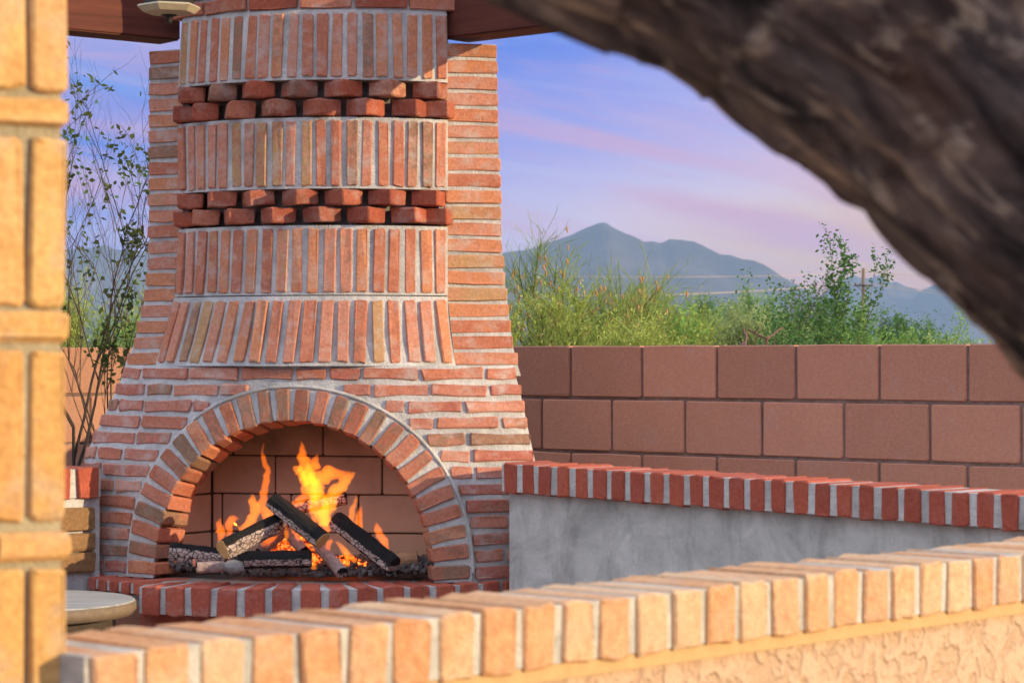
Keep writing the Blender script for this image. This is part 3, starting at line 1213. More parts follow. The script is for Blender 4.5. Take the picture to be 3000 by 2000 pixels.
core = box('mortar_core', (-wP + 0.006, 0.009, 0.0), (-0.008, wP - 0.006, 2.6), M_mortar_pillar, pil, frame(pcor, PT, PN))
course_y = [-262 - 494, -262, 232, 720, 1217, 1217 + 497, 1217 + 994]          # tops of the flat courses
for yi, y in enumerate(course_y):
    hh = 62 * pxm
    z1 = ZC - (y - HY) * pxm
    for face in range(2):
        if face == 0:
            o, T, N = lambda s, z: pil_pt(s, z), PT, PN
        else:
            o, T, N = lambda s, z: pil_pt(0, z) - PN * s, -PN, PT
        for k in range(2):
            brick(pil, o(0.098 + k * 0.203, z1 - hh / 2), T, N, 0.195, hh, 0.09, M_pillar, bev=0.004, jit=0.003)
    # soldiers under this flat course
    zt1 = z1 - hh - 20 * pxm
    sh = 392 * pxm
    if zt1 - sh < 0: sh = zt1
    for face in range(2):
        for k in range(7):
            s = 0.026 + k * 0.0555
            if face == 0: c, T, N = pil_pt(s, zt1 - sh / 2), PT, PN
            else: c, T, N = pil_pt(0, zt1 - sh / 2) - PN * s, -PN, PT
            if face == 1 and k == 0: continue
            brick(pil, c, T, N, 0.05 if k else 0.046, sh - 0.003, 0.09 if k else 0.035, M_pillar, bev=0.004, jit=0.003)

# ------------------------------------------------------------------ timbers under the roof
def beam(name, label, A, B, zbot, h, wd, mat, group=None):
    d = (B - A)
    L = d.length
    d.normalize()
    nrm = Vector((d.y, -d.x, 0))
    if nrm.y > 0: nrm = -nrm
    T = d if nrm.cross(d).z > 0 else -d
    o0 = A if nrm.cross(d).z > 0 else B
    o = box(name, (0, 0, 0), (L, wd, h), mat, None, frame(Vector((o0.x, o0.y, zbot)), T, nrm), 0.006)
    tag(o, label, 'beam')
    return o


zb_ = Z(90, 8.42)
rb_A = flat(1012, 8.27)
bdir = (BW1 - BW0).normalized()
beam('roof_beam', 'red-brown timber beam to the right of the chimney top', rb_A, rb_A + BD * 3.4, Z(88, 8.26), 0.30, 0.14, M_beam)
lb_B = flat(415, 8.50)
lb_A = flat(-150, 7.92)
beam('roof_beam', 'dark timber beam to the left of the chimney behind the lamp', lb_A, lb_B, Z(91, 8.48), 0.30, 0.14, M_beam)

# lamp hanging at the eave
M_cream = plain_mat('aged_cream_metal', (0.40, 0.35, 0.24), 0.5, 40, 0.3, 0.001, 0.4)
M_black = plain_mat('black_iron', (0.014, 0.012, 0.010), 0.55, 60, 0.3, 0.001, 0.4)
LQ = P(388, 20, 7.75)
lampo = thing('hanging_lantern', LQ, 'black iron lantern with cream glass rim below the left timber beam', 'lantern')


def lathe(name, prof_, mat, parent, origin, seg=6, rot=0.3, smooth=False):
    vs, fs = [], []
    for (r, z) in prof_:
        for k in range(seg):
            a = 2 * math.pi * (k + rot) / seg
            vs.append(Vector((origin.x + r * math.cos(a), origin.y + r * math.sin(a), origin.z + z)))
    for i in range(len(prof_) - 1):
        for k in range(seg):
            k2 = (k + 1) % seg
            fs.append((i * seg + k, i * seg + k2, (i + 1) * seg + k2, (i + 1) * seg + k))
    fs.append(tuple(reversed(range(seg))))
    fs.append(tuple((len(prof_) - 1) * seg + k for k in range(seg)))
    return mesh_obj(name, vs, fs, mat, parent, None, smooth)


px_ = 7.75 / FPX
lathe('rim', [(30 * px_, -14 * px_), (60 * px_, -9 * px_), (74 * px_, 4 * px_), (70 * px_, 8 * px_), (56 * px_, 0.0)], M_cream, lampo, LQ)
lathe('cage', [(58 * px_, -2 * px_), (56 * px_, 60 * px_), (66 * px_, 80 * px_), (66 * px_, 90 * px_), (14 * px_, 130 * px_), (8 * px_, 200 * px_)], M_black, lampo, LQ)
lathe('finial', [(4 * px_, -34 * px_), (9 * px_, -30 * px_), (6 * px_, -23 * px_), (10 * px_, -19 * px_), (22 * px_, -13 * px_), (32 * px_, -11 * px_)], M_black, lampo, LQ, 10, 0, True)
lathe('hanging_rod', [(5 * px_, 195 * px_), (5 * px_, 420 * px_)], M_black, lampo, LQ, 6)

# ------------------------------------------------------------------ round table left of the hearth
M_weather = wood_mat('weathered_wood', (0.20, 0.20, 0.19), (0.42, 0.41, 0.38), (3, 45, 3), 0.7)
M_rim = plain_mat('worn_wood_rim', (0.17, 0.125, 0.085), 0.7, 40, 0.4)
M_tdark = plain_mat('dark_wood', (0.06, 0.045, 0.035), 0.8, 30, 0.4)
TQ = Vector((-1.535, 7.6, 0.0))
tb = thing('round_table', TQ, 'round table with weathered grey top left of the brick hearth', 'table')
ztb = 0.452
lathe('table_top', [(0.33, ztb - 0.012), (0.346, ztb - 0.004), (0.342, ztb)], M_weather, tb, TQ, 48, 0)
lathe('table_rim', [(0.30, ztb - 0.05), (0.338, ztb - 0.046), (0.350, ztb - 0.03), (0.349, ztb - 0.006), (0.335, ztb - 0.003)], M_rim, tb, TQ, 48, 0, True)
lathe('apron', [(0.27, ztb - 0.09), (0.28, ztb - 0.048)], M_tdark, tb, TQ, 32, 0)
lathe('pedestal', [(0.22, 0.0), (0.22, 0.03), (0.06, 0.08), (0.05, 0.3), (0.12, ztb - 0.09)], M_tdark, tb, TQ, 16, 0, True)

# ------------------------------------------------------------------ fire: logs, embers, flames
def log_mat(name, kind):
    m, t = material(name)
    tcn = t.n('ShaderNodeTexCoord').outputs['Object']
    sp = t.n('ShaderNodeSeparateXYZ')
    t.l(tcn, sp.inputs[0])
    vor = t.n('ShaderNodeTexVoronoi', feature='DISTANCE_TO_EDGE')
    t.l(t.mapping(tcn, (48, 85, 85)), vor.inputs['Vector'])
    vor.inputs['Scale'].default_value = 1.0
    crack = t.ramp(vor.outputs['Distance'], [(0.03, (0, 0, 0)), (0.09, (1, 1, 1))])
    n1 = t.noise(tcn, 40, 5, 0.6)
    ash = t.mix(n1, (0.30, 0.21, 0.185), (0.54, 0.43, 0.39))
    char = t.mix(n1, (0.006, 0.006, 0.007), (0.022, 0.020, 0.020))
    if kind == 'ash':
        # ash-covered bark below, charred above
        up = t.ramp(t.math('ADD', sp.outputs[2], t.math('MULTIPLY', n1, 0.012)), [(0.0, (0, 0, 0)), (1.0, (1, 1, 1))])
        f = t.math('MULTIPLY', crack, t.math('SUBTRACT', 1.0, t.math('GREATER_THAN', t.math('ADD', sp.outputs[2], t.math('MULTIPLY', t.math('SUBTRACT', n1, 0.5), 0.02)), 0.014)))
    else:
        # charred all over, with ash-edged checks along the underside
        s2 = t.math('ADD', sp.outputs[2], t.math('MULTIPLY', t.math('SUBTRACT', n1, 0.5), 0.016))
        f = t.math('MULTIPLY', crack, t.math('MULTIPLY', t.math('LESS_THAN', s2, 0.001), t.math('GREATER_THAN', s2, -0.019)))
    c = t.mix(f, char, ash)
    principled(t, c, 0.9, t.math('ADD', crack, n1), 0.004, 0.7, 0.2)
    return m


M_log_ash = log_mat('ash_covered_bark', 'ash')
M_log_char = log_mat('charred_bark', 'char')
M_cut = plain_mat('cut_wood', (0.50, 0.29, 0.11), 0.8, 60, 0.25)
M_ashgrey = plain_mat('grey_ash', (0.30, 0.22, 0.20), 0.95, 70, 0.6, 0.006)
M_palewood = plain_mat('scorched_split_wood', (0.42, 0.24, 0.13), 0.85, 35, 0.6, 0.004)


def FX(cx): return 353 + 0.2833 * cx
def FY(cy): return 980 + 0.2833 * cy


def fire_pt(cx, cy, D):
    return P(FX(cx), FY(cy), D)


def firelog(label, a, b, thick, mat, tri=False, cut_near=None, sides=12, seed=0):
    """a, b: (cx, cy, D) ends of the log's axis"""
    A, B = fire_pt(*a), fire_pt(*b)
    L = (B - A).length
    r = thick * 0.2833 / FPX * (a[2] + b[2]) / 4
    rnd = random.Random(seed)
    prof_ = [1 + 0.09 * rnd.uniform(-1, 1) for _ in range(sides)]
    if tri:
        prof_ = [(1.12 if k % (sides // 3) == 0 else 0.92) * (1 + 0.04 * rnd.uniform(-1, 1)) for k in range(sides)]
    x = (B - A).normalized()
    up = Vector((0, 0, 1))
    y = up.cross(x).normalized()
    z = x.cross(y)
    m = Matrix((x, y, z)).transposed().to_4x4()
    m.translation = (A + B) / 2
    vs, fs = [], []
    ns = 9
    for i in range(ns + 1):
        xx = -L / 2 + L * i / ns
        for k in range(sides):
            an = 2 * math.pi * k / sides
            rr_ = r * prof_[k] * (1 + 0.08 * rnd.uniform(-1, 1))
            vs.append((xx, rr_ * math.cos(an), rr_ * math.sin(an)))
    for i in range(ns):
        for k in range(sides):
            k2 = (k + 1) % sides
            fs.append((i * sides + k, i * sides + k2, (i + 1) * sides + k2, (i + 1) * sides + k))
    o = mesh_obj('firewood_log', vs, fs, mat, None, m)
    tag(o, label, 'log', 'logs stacked in the fire')
    for end, xx in (('a', 0), ('b', ns)):
        vv = [Vector(vs[xx * sides + k]) for k in range(sides)]
        off = Vector((-0.002 if xx == 0 else 0.002, 0, 0))
        c = sum(vv, Vector()) / sides
        vv2 = [c + (v - c) * 0.93 + off for v in vv]
        ids = [(k, (k + 1) % sides, sides + (k + 1) % sides, sides + k) for k in range(sides)] + [tuple(sides + k for k in range(sides))]
        if xx == 0: ids = [q[::-1] for q in ids]
        mesh_obj('cut_end', vv + vv2, ids, M_cut if cut_near in (end, 'both') else M_log_char, o, m)
    return o


FD = 8.06
firelog('charred black log leaning down to the right across the top of the fire', (965, 600, FD - 0.02), (1365, 920, FD - 0.12), 158, M_log_char, cut_near='b', seed=1)
firelog('ash-checked log with tan cut end facing front left of the fire', (560, 990, FD - 0.14), (1075, 740, FD + 0.02), 165, M_log_ash, True, cut_near='a', seed=2)
firelog('charred black log sloping down to the right side of the fire', (1475, 750, FD + 0.02), (1945, 1120, FD - 0.10), 160, M_log_char, seed=3)
firelog('charred log lying level at the front of the fire', (690, 1075, FD - 0.10), (1275, 1065, FD - 0.10), 150, M_log_char, seed=4)
firelog('pale split log lying behind the left end of the fire', (140, 1000, FD + 0.0), (600, 1055, FD - 0.02), 150, M_log_ash, True, seed=5)
firelog('dark log half hidden behind the tallest flames', (1150, 650, FD + 0.16), (1555, 570, FD + 0.14), 110, M_log_ash, seed=6)
firelog('short scorched log at the far right of the fire', (1900, 1085, FD + 0.02), (2130, 1060, FD + 0.04), 130, M_palewood, True, seed=7)
firelog('thin grey ash log under the left leaning log', (860, 1010, FD + 0.0), (1050, 850, FD + 0.05), 90, M_ashgrey, seed=8)
firelog('thin grey ash log below the crossing of the leaning logs', (1085, 850, FD + 0.06), (1215, 1000, FD + 0.0), 90, M_ashgrey, seed=9)
firelog('thin grey ash log pointing forward between the right logs', (1345, 970, FD + 0.02), (1530, 1180, FD - 0.10), 105, M_ashgrey, seed=10)
firelog('short pinkish log stub at the front left of the ash', (350, 1135, FD - 0.14), (570, 1125, FD - 0.12), 90, M_ashgrey, seed=11)

# bed of cinders
rb = random.Random(5)
M_cinder = plain_mat('grey_cinders', (0.13, 0.122, 0.118), 0.95, 55, 0.75, 0.004)
cb = MB()
for i in range(3600):
    u = rb.uniform(-0.47, 0.47)
    ww = rb.uniform(WBK + 0.01, 0.29)
    z = Z_HEARTH + 0.014 + 0.055 * max(0, 1 - ((ww - 0.06) / 0.22) ** 2) * rb.uniform(0.3, 1)
    if abs(u) > 0.50 - (0.10 - ww) * 0.4 - 0.02: continue
    if ww > base_w(U0 + u, Z_HEARTH) - 0.06: continue
    s = rb.uniform(0.006, 0.017)
    m = Matrix.Translation(FP(U0 + u, ww, z)) @ Matrix.Rotation(rb.uniform(0, 6), 4, Vector((rb.random(), rb.random(), rb.random() + 0.01)).normalized())
    cb.quad_box(m, s, s * rb.uniform(0.6, 1.2), s * rb.uniform(0.5, 1))
cin = cb.build('cinder_bed', M_cinder)
tag(cin, 'loose grey cinders covering the floor of the firebox', 'cinders', kind='stuff')
st = MB()
rock = thing('ash_lump', fire_pt(660, 1150, FD - 0.15), 'rounded grey lump of ash on the cinders at the front left', 'ash lump')
bm = bmesh.new()
bmesh.ops.create_icosphere(bm, subdivisions=2, radius=0.03)
for v in bm.verts:
    v.co *= 1 + 0.22 * noise.noise(v.co * 40)
    v.co.x *= 1.25; v.co.z *= 0.8
me = bpy.data.meshes.new('ash_lump'); bm.to_mesh(me); bm.free(); me.materials.append(plain_mat('ash_lump_grey', (0.20, 0.19, 0.185), 0.95, 60, 0.4, 0.004))
link_mesh('lump', me, rock, Matrix.Translation(fire_pt(650, 1130, FD - 0.15)))

# glowing embers under the logs
m_, t = material('glowing_embers')
g = t.n('ShaderNodeNewGeometry').outputs['Position']
n1 = t.noise(g, 60, 4, 0.6)
em = t.n('ShaderNodeEmission')
t.l(t.ramp(n1, [(0.35, (0.25, 0.02, 0.008)), (0.5, (1.0, 0.10, 0.015)), (0.68, (1.0, 0.30, 0.04))]), em.inputs[0])
t.l(t.ramp(n1, [(0.40, (0.12, 0.12, 0.12)), (0.65, (1.3, 1.3, 1.3))]), em.inputs[1])
o_ = t.n('ShaderNodeOutputMaterial'); t.l(em.outputs[0], o_.inputs[0])
eb = MB()
for i in range(520):
    cx = rb.uniform(720, 1720)
    cyy = 1130 - rb.random() * (250 if 850 < cx < 1300 else 130) * (1 - abs(cx - 1200) / 900)
    s = rb.uniform(0.005, 0.012)
    m = Matrix.Translation(fire_pt(cx, cyy, FD + rb.uniform(0.05, 0.14))) @ Matrix.Rotation(rb.uniform(0, 6), 4, Vector((rb.random(), rb.random(), rb.random() + 0.01)).normalized())
    eb.quad_box(m, s * 1.4, s, s)
ember = eb.build('ember_bed', m_)
tag(ember, 'glowing orange embers heaped under the burning logs', 'embers', kind='stuff')

# flames: bodies of glowing gas, brighter where they are thicker
def flame_mat(name, colr, s):
    m, t = material(name)
    e = t.n('ShaderNodeEmission')
    e.inputs[0].default_value = (*colr, 1)
    e.inputs[1].default_value = s
    o = t.n('ShaderNodeOutputMaterial')
    t.l(e.outputs[0], o.inputs['Volume'])
    return m


M_flame = flame_mat('flame', (1.0, 0.165, 0.003), 23)
M_flame_core = flame_mat('flame_core', (1.0, 0.22, 0.005), 22)
FLAMES = [
    ([(1400, 850, 25), (1385, 740, 45), (1330, 560, 52), (1260, 420, 55), (1215, 280, 42), (1205, 190, 24), (1195, 105, 3)], 0.0),
    ([(1380, 800, 40), (1400, 660, 48), (1450, 560, 46), (1530, 470, 38), (1590, 400, 28), (1640, 365, 4)], 0.05),
    ([(1300, 700, 35), (1310, 560, 40), (1330, 450, 55), (1420, 385, 50), (1520, 375, 28), (1600, 360, 6)], 0.08),
    ([(1115, 625, 12), (1180, 600, 32), (1240, 520, 36), (1260, 400, 46), (1300, 300, 38), (1330, 215, 4)], 0.03),
    ([(1240, 470, 25), (1190, 370, 36), (1150, 335, 24), (1128, 312, 3)], 0.06),
    ([(1310, 770, 28), (1290, 640, 26), (1305, 500, 24), (1300, 405, 4)], -0.02),
    ([(940, 730, 45), (880, 650, 38), (890, 540, 26), (912, 430, 25), (922, 350, 20), (893, 270, 18), (880, 200, 9), (895, 115, 2)], 0.05),
    ([(690, 825, 18), (770, 790, 36), (815, 700, 32), (805, 600, 32), (800, 540, 8)], 0.06),
    ([(540, 935, 18), (545, 860, 28), (530, 790, 22), (545, 730, 3)], 0.04),
    ([(612, 905, 20), (612, 810, 25), (632, 752, 32), (692, 738, 8)], 0.05),
    ([(1598, 775, 18), (1610, 680, 22), (1638, 590, 13), (1646, 535, 2)], 0.10),
    ([(1675, 845, 22), (1660, 760, 28), (1672, 690, 20), (1692, 625, 2)], 0.08),
    ([(1890, 1015, 20), (1862, 920, 28), (1822, 830, 26), (1803, 765, 3)], 0.02),
    ([(1068, 935, 12), (1076, 860, 16), (1074, 795, 3)], -0.02),
    ([(1562, 1125, 18), (1562, 1040, 18), (1550, 975, 3)], -0.06),
    ([(1410, 1005, 18), (1432, 930, 20), (1442, 895, 3)], -0.02),
    ([(1298, 1150, 17), (1296, 1080, 17), (1288, 1020, 3)], -0.06),
    ([(1190, 905, 25), (1145, 850, 18), (1105, 805, 3)], -0.02),
    ([(880, 965, 20), (950, 900, 24), (1045, 815, 5)], 0.0),
    ([(1640, 1090, 14), (1560, 1010, 24), (1480, 925, 10)], 0.0),
    ([(330, 1125, 8), (325, 1080, 9), (318, 1060, 2)], -0.12),
]
fire = thing('fire', FP(U0, 0.05, Z_HEARTH), 'orange wood fire with tall flames burning in the arched fireplace', 'fire')
for fi, (pts, dd) in enumerate(FLAMES):
    P3 = [Vector(p) for p in pts]
    sm = smooth_path(P3, 6)
    vs, fs = [], []
    S = 10
    for i, q in enumerate(sm):
        D = FD + dd
        c = fire_pt(q.x, q.y, D)
        hw = max(q.z, 1.0) * 0.2833 / FPX * D * 1.28
        a = sm[min(i + 1, len(sm) - 1)] - sm[max(i - 1, 0)]
        dv = Vector((a.x, 0, -a.y)).normalized()
        side = Vector((dv.z, 0, -dv.x))
        wob = 1 + 0.30 * noise.noise(Vector((i * 0.45, fi * 3.1, 0)))
        c = c + side * (hw * 0.5 * noise.noise(Vector((i * 0.35, fi * 5.7, 2.0))))
        for k in range(S):
            an = 2 * math.pi * k / S
            lob = wob * (1 + 0.22 * noise.noise(Vector((i * 0.6, k * 1.7, fi * 2.3))))
            vs.append(c + side * (hw * lob * math.cos(an)) + Vector((0, 1, 0)) * (hw * 0.8 * wob * math.sin(an)))
    n = len(sm)
    for i in range(n - 1):
        for k in range(S):
            k2 = (k + 1) % S
            fs.append((i * S + k, i * S + k2, (i + 1) * S + k2, (i + 1) * S + k))
    fs.append(tuple(reversed(range(S))))
    fs.append(tuple((n - 1) * S + k for k in range(S)))
    mesh_obj('flame', vs, fs, M_flame_core if fi % 3 == 1 else M_flame, fire, None, True)

# ------------------------------------------------------------------ the big leaning trunk in the foreground
def bark_mat():
    m, t = material('dark_rough_bark')
    uv = t.n('ShaderNodeAttribute', attribute_name='along')
    v = uv.outputs['Vector']
    n1 = t.noise(t.mapping(v, (9, 26, 26)), 1.0, 7, 0.65, 0.6)
    n2 = t.noise(t.mapping(v, (20, 48, 48)), 1.0, 4, 0.6)
    n3 = t.noise(t.mapping(v, (5, 7, 7)), 1.0, 3, 0.5)
    c = t.ramp(n1, [(0.36, (0.013, 0.011, 0.011)), (0.46, (0.062, 0.046, 0.043)), (0.56, (0.135, 0.098, 0.085)), (0.66, (0.38, 0.28, 0.20))])
    c = t.mix(t.math('MULTIPLY', t.ramp(n3, [(0.5, (0, 0, 0)), (0.7, (1, 1, 1))]), 0.45), c, (0.11, 0.045, 0.020))
    pale = t.math('MULTIPLY', t.ramp(n2, [(0.57, (0, 0, 0)), (0.66, (1, 1, 1))]), 0.65)
    c = t.mix(pale, c, (0.46, 0.36, 0.27))
    principled(t, c, 0.85, t.math('ADD', n1, t.math('MULTIPLY', n2, 0.5)), 0.02, 0.9, 0.3)
    return m


TD = 2.12
edge = [(900, -150), (1100, -35), (1290, 58), (1400, 100), (1500, 148), (1620, 215), (1720, 290), (1850, 382), (1950, 470), (2060, 578), (2150, 655), (2250, 741), (2352, 838),
        (2470, 970), (2600, 1150), (2700, 1350), (2780, 1600), (2840, 1900), (2880, 2300), (2900, 2700), (2910, 3750)]
RT = 0.20
ctr = []
for i, (x, y) in enumerate(edge):
    a, b = edge[max(i - 1, 0)], edge[min(i + 1, len(edge) - 1)]
    dx, dy = b[0] - a[0], b[1] - a[1]
    l = math.hypot(dx, dy)
    nx_, ny_ = dy / l, -dx / l           # towards the upper right
    p = P(x, y, TD)
    ctr.append(p + Vector((nx_, 0.0, -ny_)) * (RT + 0.003))
cs = smooth_path(ctr, 14)
S = 120
vs, fs, alongs = [], [], []
sl = 0.0
for i, p in enumerate(cs):
    if i: sl += (p - cs[i - 1]).length
    d = (cs[min(i + 1, len(cs) - 1)] - cs[max(i - 1, 0)]).normalized()
    a = Vector((0, 1, 0))
    a = (a - d * a.dot(d)).normalized()
    b = d.cross(a)
    for k in range(S):
        an = 2 * math.pi * k / S
        ca, sa = math.cos(an), math.sin(an)
        q = Vector((sl * 3.2, ca * 3.4 + sl * 0.9, sa * 3.4))
        hgt = noise.fractal(q, 0.8, 2.1, 4) * 0.012
        rid = (abs(noise.noise(Vector((sl * 5.5 + 7, ca * 7.5 + sl * 1.5, sa * 7.5)))) ** 0.8) * 0.022
        rr_ = RT + hgt - rid + 0.008
        vs.append(p + a * (rr_ * ca) + b * (rr_ * sa))
        alongs.append((sl, ca * RT, sa * RT))
n = len(cs)
for i in range(n - 1):
    for k in range(S):
        k2 = (k + 1) % S
        fs.append((i * S + k, i * S + k2, (i + 1) * S + k2, (i + 1) * S + k))
fs.append(tuple(range(S))[::-1]); fs.append(tuple((n - 1) * S + k for k in range(S)))
trunk = mesh_obj('tree_trunk', vs, fs, bark_mat(), smooth=True)
at_ = trunk.data.attributes.new('along', 'FLOAT_VECTOR', 'POINT')
at_.data.foreach_set('vector', [c for a in alongs for c in a])
tag(trunk, 'huge dark rough-barked trunk leaning across the upper right corner', 'tree trunk')

# unseen wall added right of the viewer to keep the sun off the trunk
tag(box('added_shade_wall', (2.75, -3.0, 0.0), (3.0, 1.6, 3.4), M_stucco), kind='structure')

# ------------------------------------------------------------------ vegetation
def leaf_mat(name, c, c2, trans=0.35):
    m, t = material(name)
    g = t.n('ShaderNodeNewGeometry').outputs['Position']
    n1 = t.noise(g, 2.2, 3, 0.6)
    n2 = t.noise(g, 35, 2, 0.5)
    cc = t.mix(t.ramp(t.math('ADD', t.math('MULTIPLY', n1, 0.6), t.math('MULTIPLY', n2, 0.4)), [(0.38, (0, 0, 0)), (0.62, (1, 1, 1))]), c, c2)
    d = t.n('ShaderNodeBsdfDiffuse')
    tr = t.n('ShaderNodeBsdfTranslucent')
    t.l(cc, d.inputs[0]); t.l(cc, tr.inputs[0])
    mx = t.n('ShaderNodeMixShader')
    mx.inputs[0].default_value = trans
    t.l(d.outputs[0], mx.inputs[1]); t.l(tr.outputs[0], mx.inputs[2])
    o = t.n('ShaderNodeOutputMaterial')
    t.l(mx.outputs[0], o.inputs[0])
    return m


M_pv = leaf_mat('palo_verde_green', (0.21, 0.30, 0.075), (0.38, 0.46, 0.15))
M_gold = leaf_mat('yellow_green_brush', (0.28, 0.37, 0.075), (0.44, 0.51, 0.15))
M_grey = leaf_mat('grey_green_brush', (0.29, 0.38, 0.15), (0.42, 0.50, 0.24))
M_bright = leaf_mat('bright_green_foliage', (0.18, 0.34, 0.08), (0.29, 0.47, 0.14))
M_mid = leaf_mat('mid_green_foliage', (0.07, 0.17, 0.055), (0.14, 0.27, 0.09))
M_darkl = leaf_mat('dark_olive_foliage', (0.055, 0.085, 0.025), (0.11, 0.14, 0.045))
M_twig = plain_mat('brown_twig', (0.10, 0.070, 0.050), 0.9, 30, 0.4)
M_dtwig = plain_mat('dark_twig', (0.055, 0.038, 0.032), 0.9, 30, 0.4)
M_pod = leaf_mat('seed_pod_orange', (0.42, 0.22, 0.10), (0.60, 0.38, 0.22), 0.2)


def broom(name, label, cat, base, H, W, n_stem, n_twig, tl, mat, seed, pods=0, twr=0.003, leafy_=0, up=0.9, group=None, dcol=None, dy=1.0):
    """a desert shrub of long wispy green twigs"""
    rnd = random.Random(seed)
    root = thing(name, base, label, cat, group)
    st, tw, pd = MB(), MB(), MB()
    tips = []
    for i in range(n_stem):
        az = rnd.uniform(0, 2 * math.pi)
        f = rnd.random() ** 0.6
        out = Vector((math.cos(az) * W / 2 * f, math.sin(az) * W / 2 * f * dy, 0))
        h = H * (1 - 0.22 * f) * rnd.uniform(0.74, 1.0)
        pts = []
        for k in range(7):
            t = k / 6
            pts.append(Vector(base) + out * (t ** 1.1) + Vector((0, 0, h * (t ** 0.85))) + Vector((rnd.uniform(-1, 1), rnd.uniform(-1, 1), 0)) * 0.04 * W * t)
        st.tube(pts, 0.018 * H / 2, 0.004, 4)
        tips.append(pts)
    for i in range(n_twig):
        pts = tips[rnd.randrange(n_stem)]
        k = rnd.uniform(2.4, 5.99)
        a = pts[int(k)].lerp(pts[int(k) + 1], k % 1)
        stem_d = (pts[int(k) + 1] - pts[int(k)]).normalized()
        az = rnd.uniform(0, 2 * math.pi)
        d = (stem_d * 0.9 + Vector((math.cos(az), math.sin(az), 0)) * 0.75 + Vector((0, 0, rnd.uniform(-0.25, up)))).normalized()
        L = tl * rnd.uniform(0.45, 1.25)
        q = [a]
        cur = a.copy()
        dd = d.copy()
        droop = rnd.uniform(-0.10, 0.22)
        for s in range(3):
            cur = cur + dd * (L / 3)
            q.append(cur.copy())
            dd = (dd + Vector((rnd.uniform(-.2, .2), rnd.uniform(-.2, .2), -droop + rnd.uniform(-.12, .12)))).normalized()
        tw.tube(q, twr, twr * 0.4, 3)
        for j in range(4):                              # side twigs
            b0 = q[j % 3].lerp(q[j % 3 + 1], rnd.random())
            d2 = (dd + Vector((rnd.uniform(-1, 1), rnd.uniform(-1, 1), rnd.uniform(-.3, .9))) * 0.8).normalized()
            b1 = b0 + d2 * (L * rnd.uniform(0.25, 0.5))
            tw.spike(b0, b1, twr * 0.8)
            for q_ in range(leafy_):
                pz = b0.lerp(b1, rnd.random())
                tw.leaf(pz, Vector((rnd.uniform(-1, 1), rnd.uniform(-1, 1), rnd.uniform(-.2, 1))), twr * rnd.uniform(6, 12), twr * rnd.uniform(2.5, 5), rnd)
        if pods and rnd.random() < pods:
            for j in range(rnd.randint(1, 3)):
                pz = q[rnd.randint(1, 3)] + Vector((rnd.uniform(-1, 1), rnd.uniform(-1, 1), 0)) * 0.02
                pd.tube([pz, pz + Vector((rnd.uniform(-.01, .01), 0, -0.022)), pz + Vector((rnd.uniform(-.015, .015), 0, -0.05))], [0.002, 0.0085, 0.002], None, 4)
    st.build('trunk', M_twig if dcol is None else dcol, root)
    tw.build('crown', mat, root)
    if pods:
        o = pd.build('seed_pods', M_pod, root)
        o['kind'] = 'stuff'
    return root


def leafy(name, label, cat, base, H, W, mat, seed, leaf=0.03, per=14, depth=5, bark=None, trunk_h=0.25, spread=0.7, up=0.35, rad=0.03, wid=0.5, clus=0.09, group=None, keep=1.0, first=4, leafr=1.0, shrink=0.74, lean=None, dyf=1.0):
    rnd = random.Random(seed)
    root = thing(name, base, label, cat, group)
    st, lf = MB(), MB()
    base = Vector(base)
    tips = []

    def grow(p, d, L, r, lev):
        q = [p]
        cur, dd = p.copy(), d.copy()
        for s in range(4):
            cur = cur + dd * (L / 4)
            dd = (dd + Vector((rnd.uniform(-1, 1), rnd.uniform(-1, 1) * dyf, rnd.uniform(-0.6, 0.9))) * 0.17).normalized()
            q.append(cur.copy())
        st.tube(q, r, r * 0.6, 5 if lev < 2 else 3)
        if lev >= depth - 2:
            tips.append((q, dd, lev))
        if lev >= depth: return
        nb_ = first if lev == 0 else rnd.randint(2, 3)
        for b in range(nb_):
            k = rnd.uniform(1.6, 4.0) if b else 4.0
            k = min(k, 3.999)
            a = q[int(k)].lerp(q[int(k) + 1], k % 1)
            az = rnd.uniform(0, 2 * math.pi)
            side = Vector((math.cos(az), math.sin(az) * dyf, rnd.uniform(-0.2, 0.5)))
            nd = (dd + side * spread + Vector((0, 0, up)) * (0.6 if lev else 1)).normalized()
            grow(a, nd, L * shrink * rnd.uniform(0.75, 1.2), r * 0.6, lev + 1)
    d0 = Vector((0, 0, 1)) if lean is None else Vector(lean).normalized()
    grow(base - Vector((0, 0, 0.03)), d0, H * trunk_h, rad, 0)
    # fit to the wanted size
    allp = [v for v in st.v]
    zmax = max(v.z for v in allp) - base.z
    xm = sorted(abs(v.x - base.x) for v in allp)[int(len(allp) * 0.985)]
    fx, fz = W / 2 / xm, H / zmax
    fit = lambda v: Vector((base.x + (v.x - base.x) * fx, base.y + (v.y - base.y) * fx, base.z + (v.z - base.z) * fz))
    st.v = [fit(v) for v in st.v]
    for q, dd, lev in tips:
        if rnd.random() > keep: continue
        for i in range(int(per * (1 if lev == depth else 0.6))):
            k = rnd.uniform(0.6, 3.99)
            a = fit(q[int(k)].lerp(q[int(k) + 1], k % 1))
            a += Vector((rnd.gauss(0, 1), rnd.gauss(0, 1), rnd.gauss(0, 0.8))) * clus * 0.5
            lf.leaf(a, Vector((rnd.uniform(-1, 1), rnd.uniform(-1, 1), rnd.uniform(-0.5, 1))), leaf * rnd.uniform(0.6, 1.3), leaf * wid * rnd.uniform(0.7, 1.3), rnd)
    st.build('trunk', bark or M_twig, root)
    lf.build('crown', mat, root)
    return root


def at(px, D):
    return flat(px, D, -0.02)


def hgt(py, D):
    return Z(py, D) + 0.02


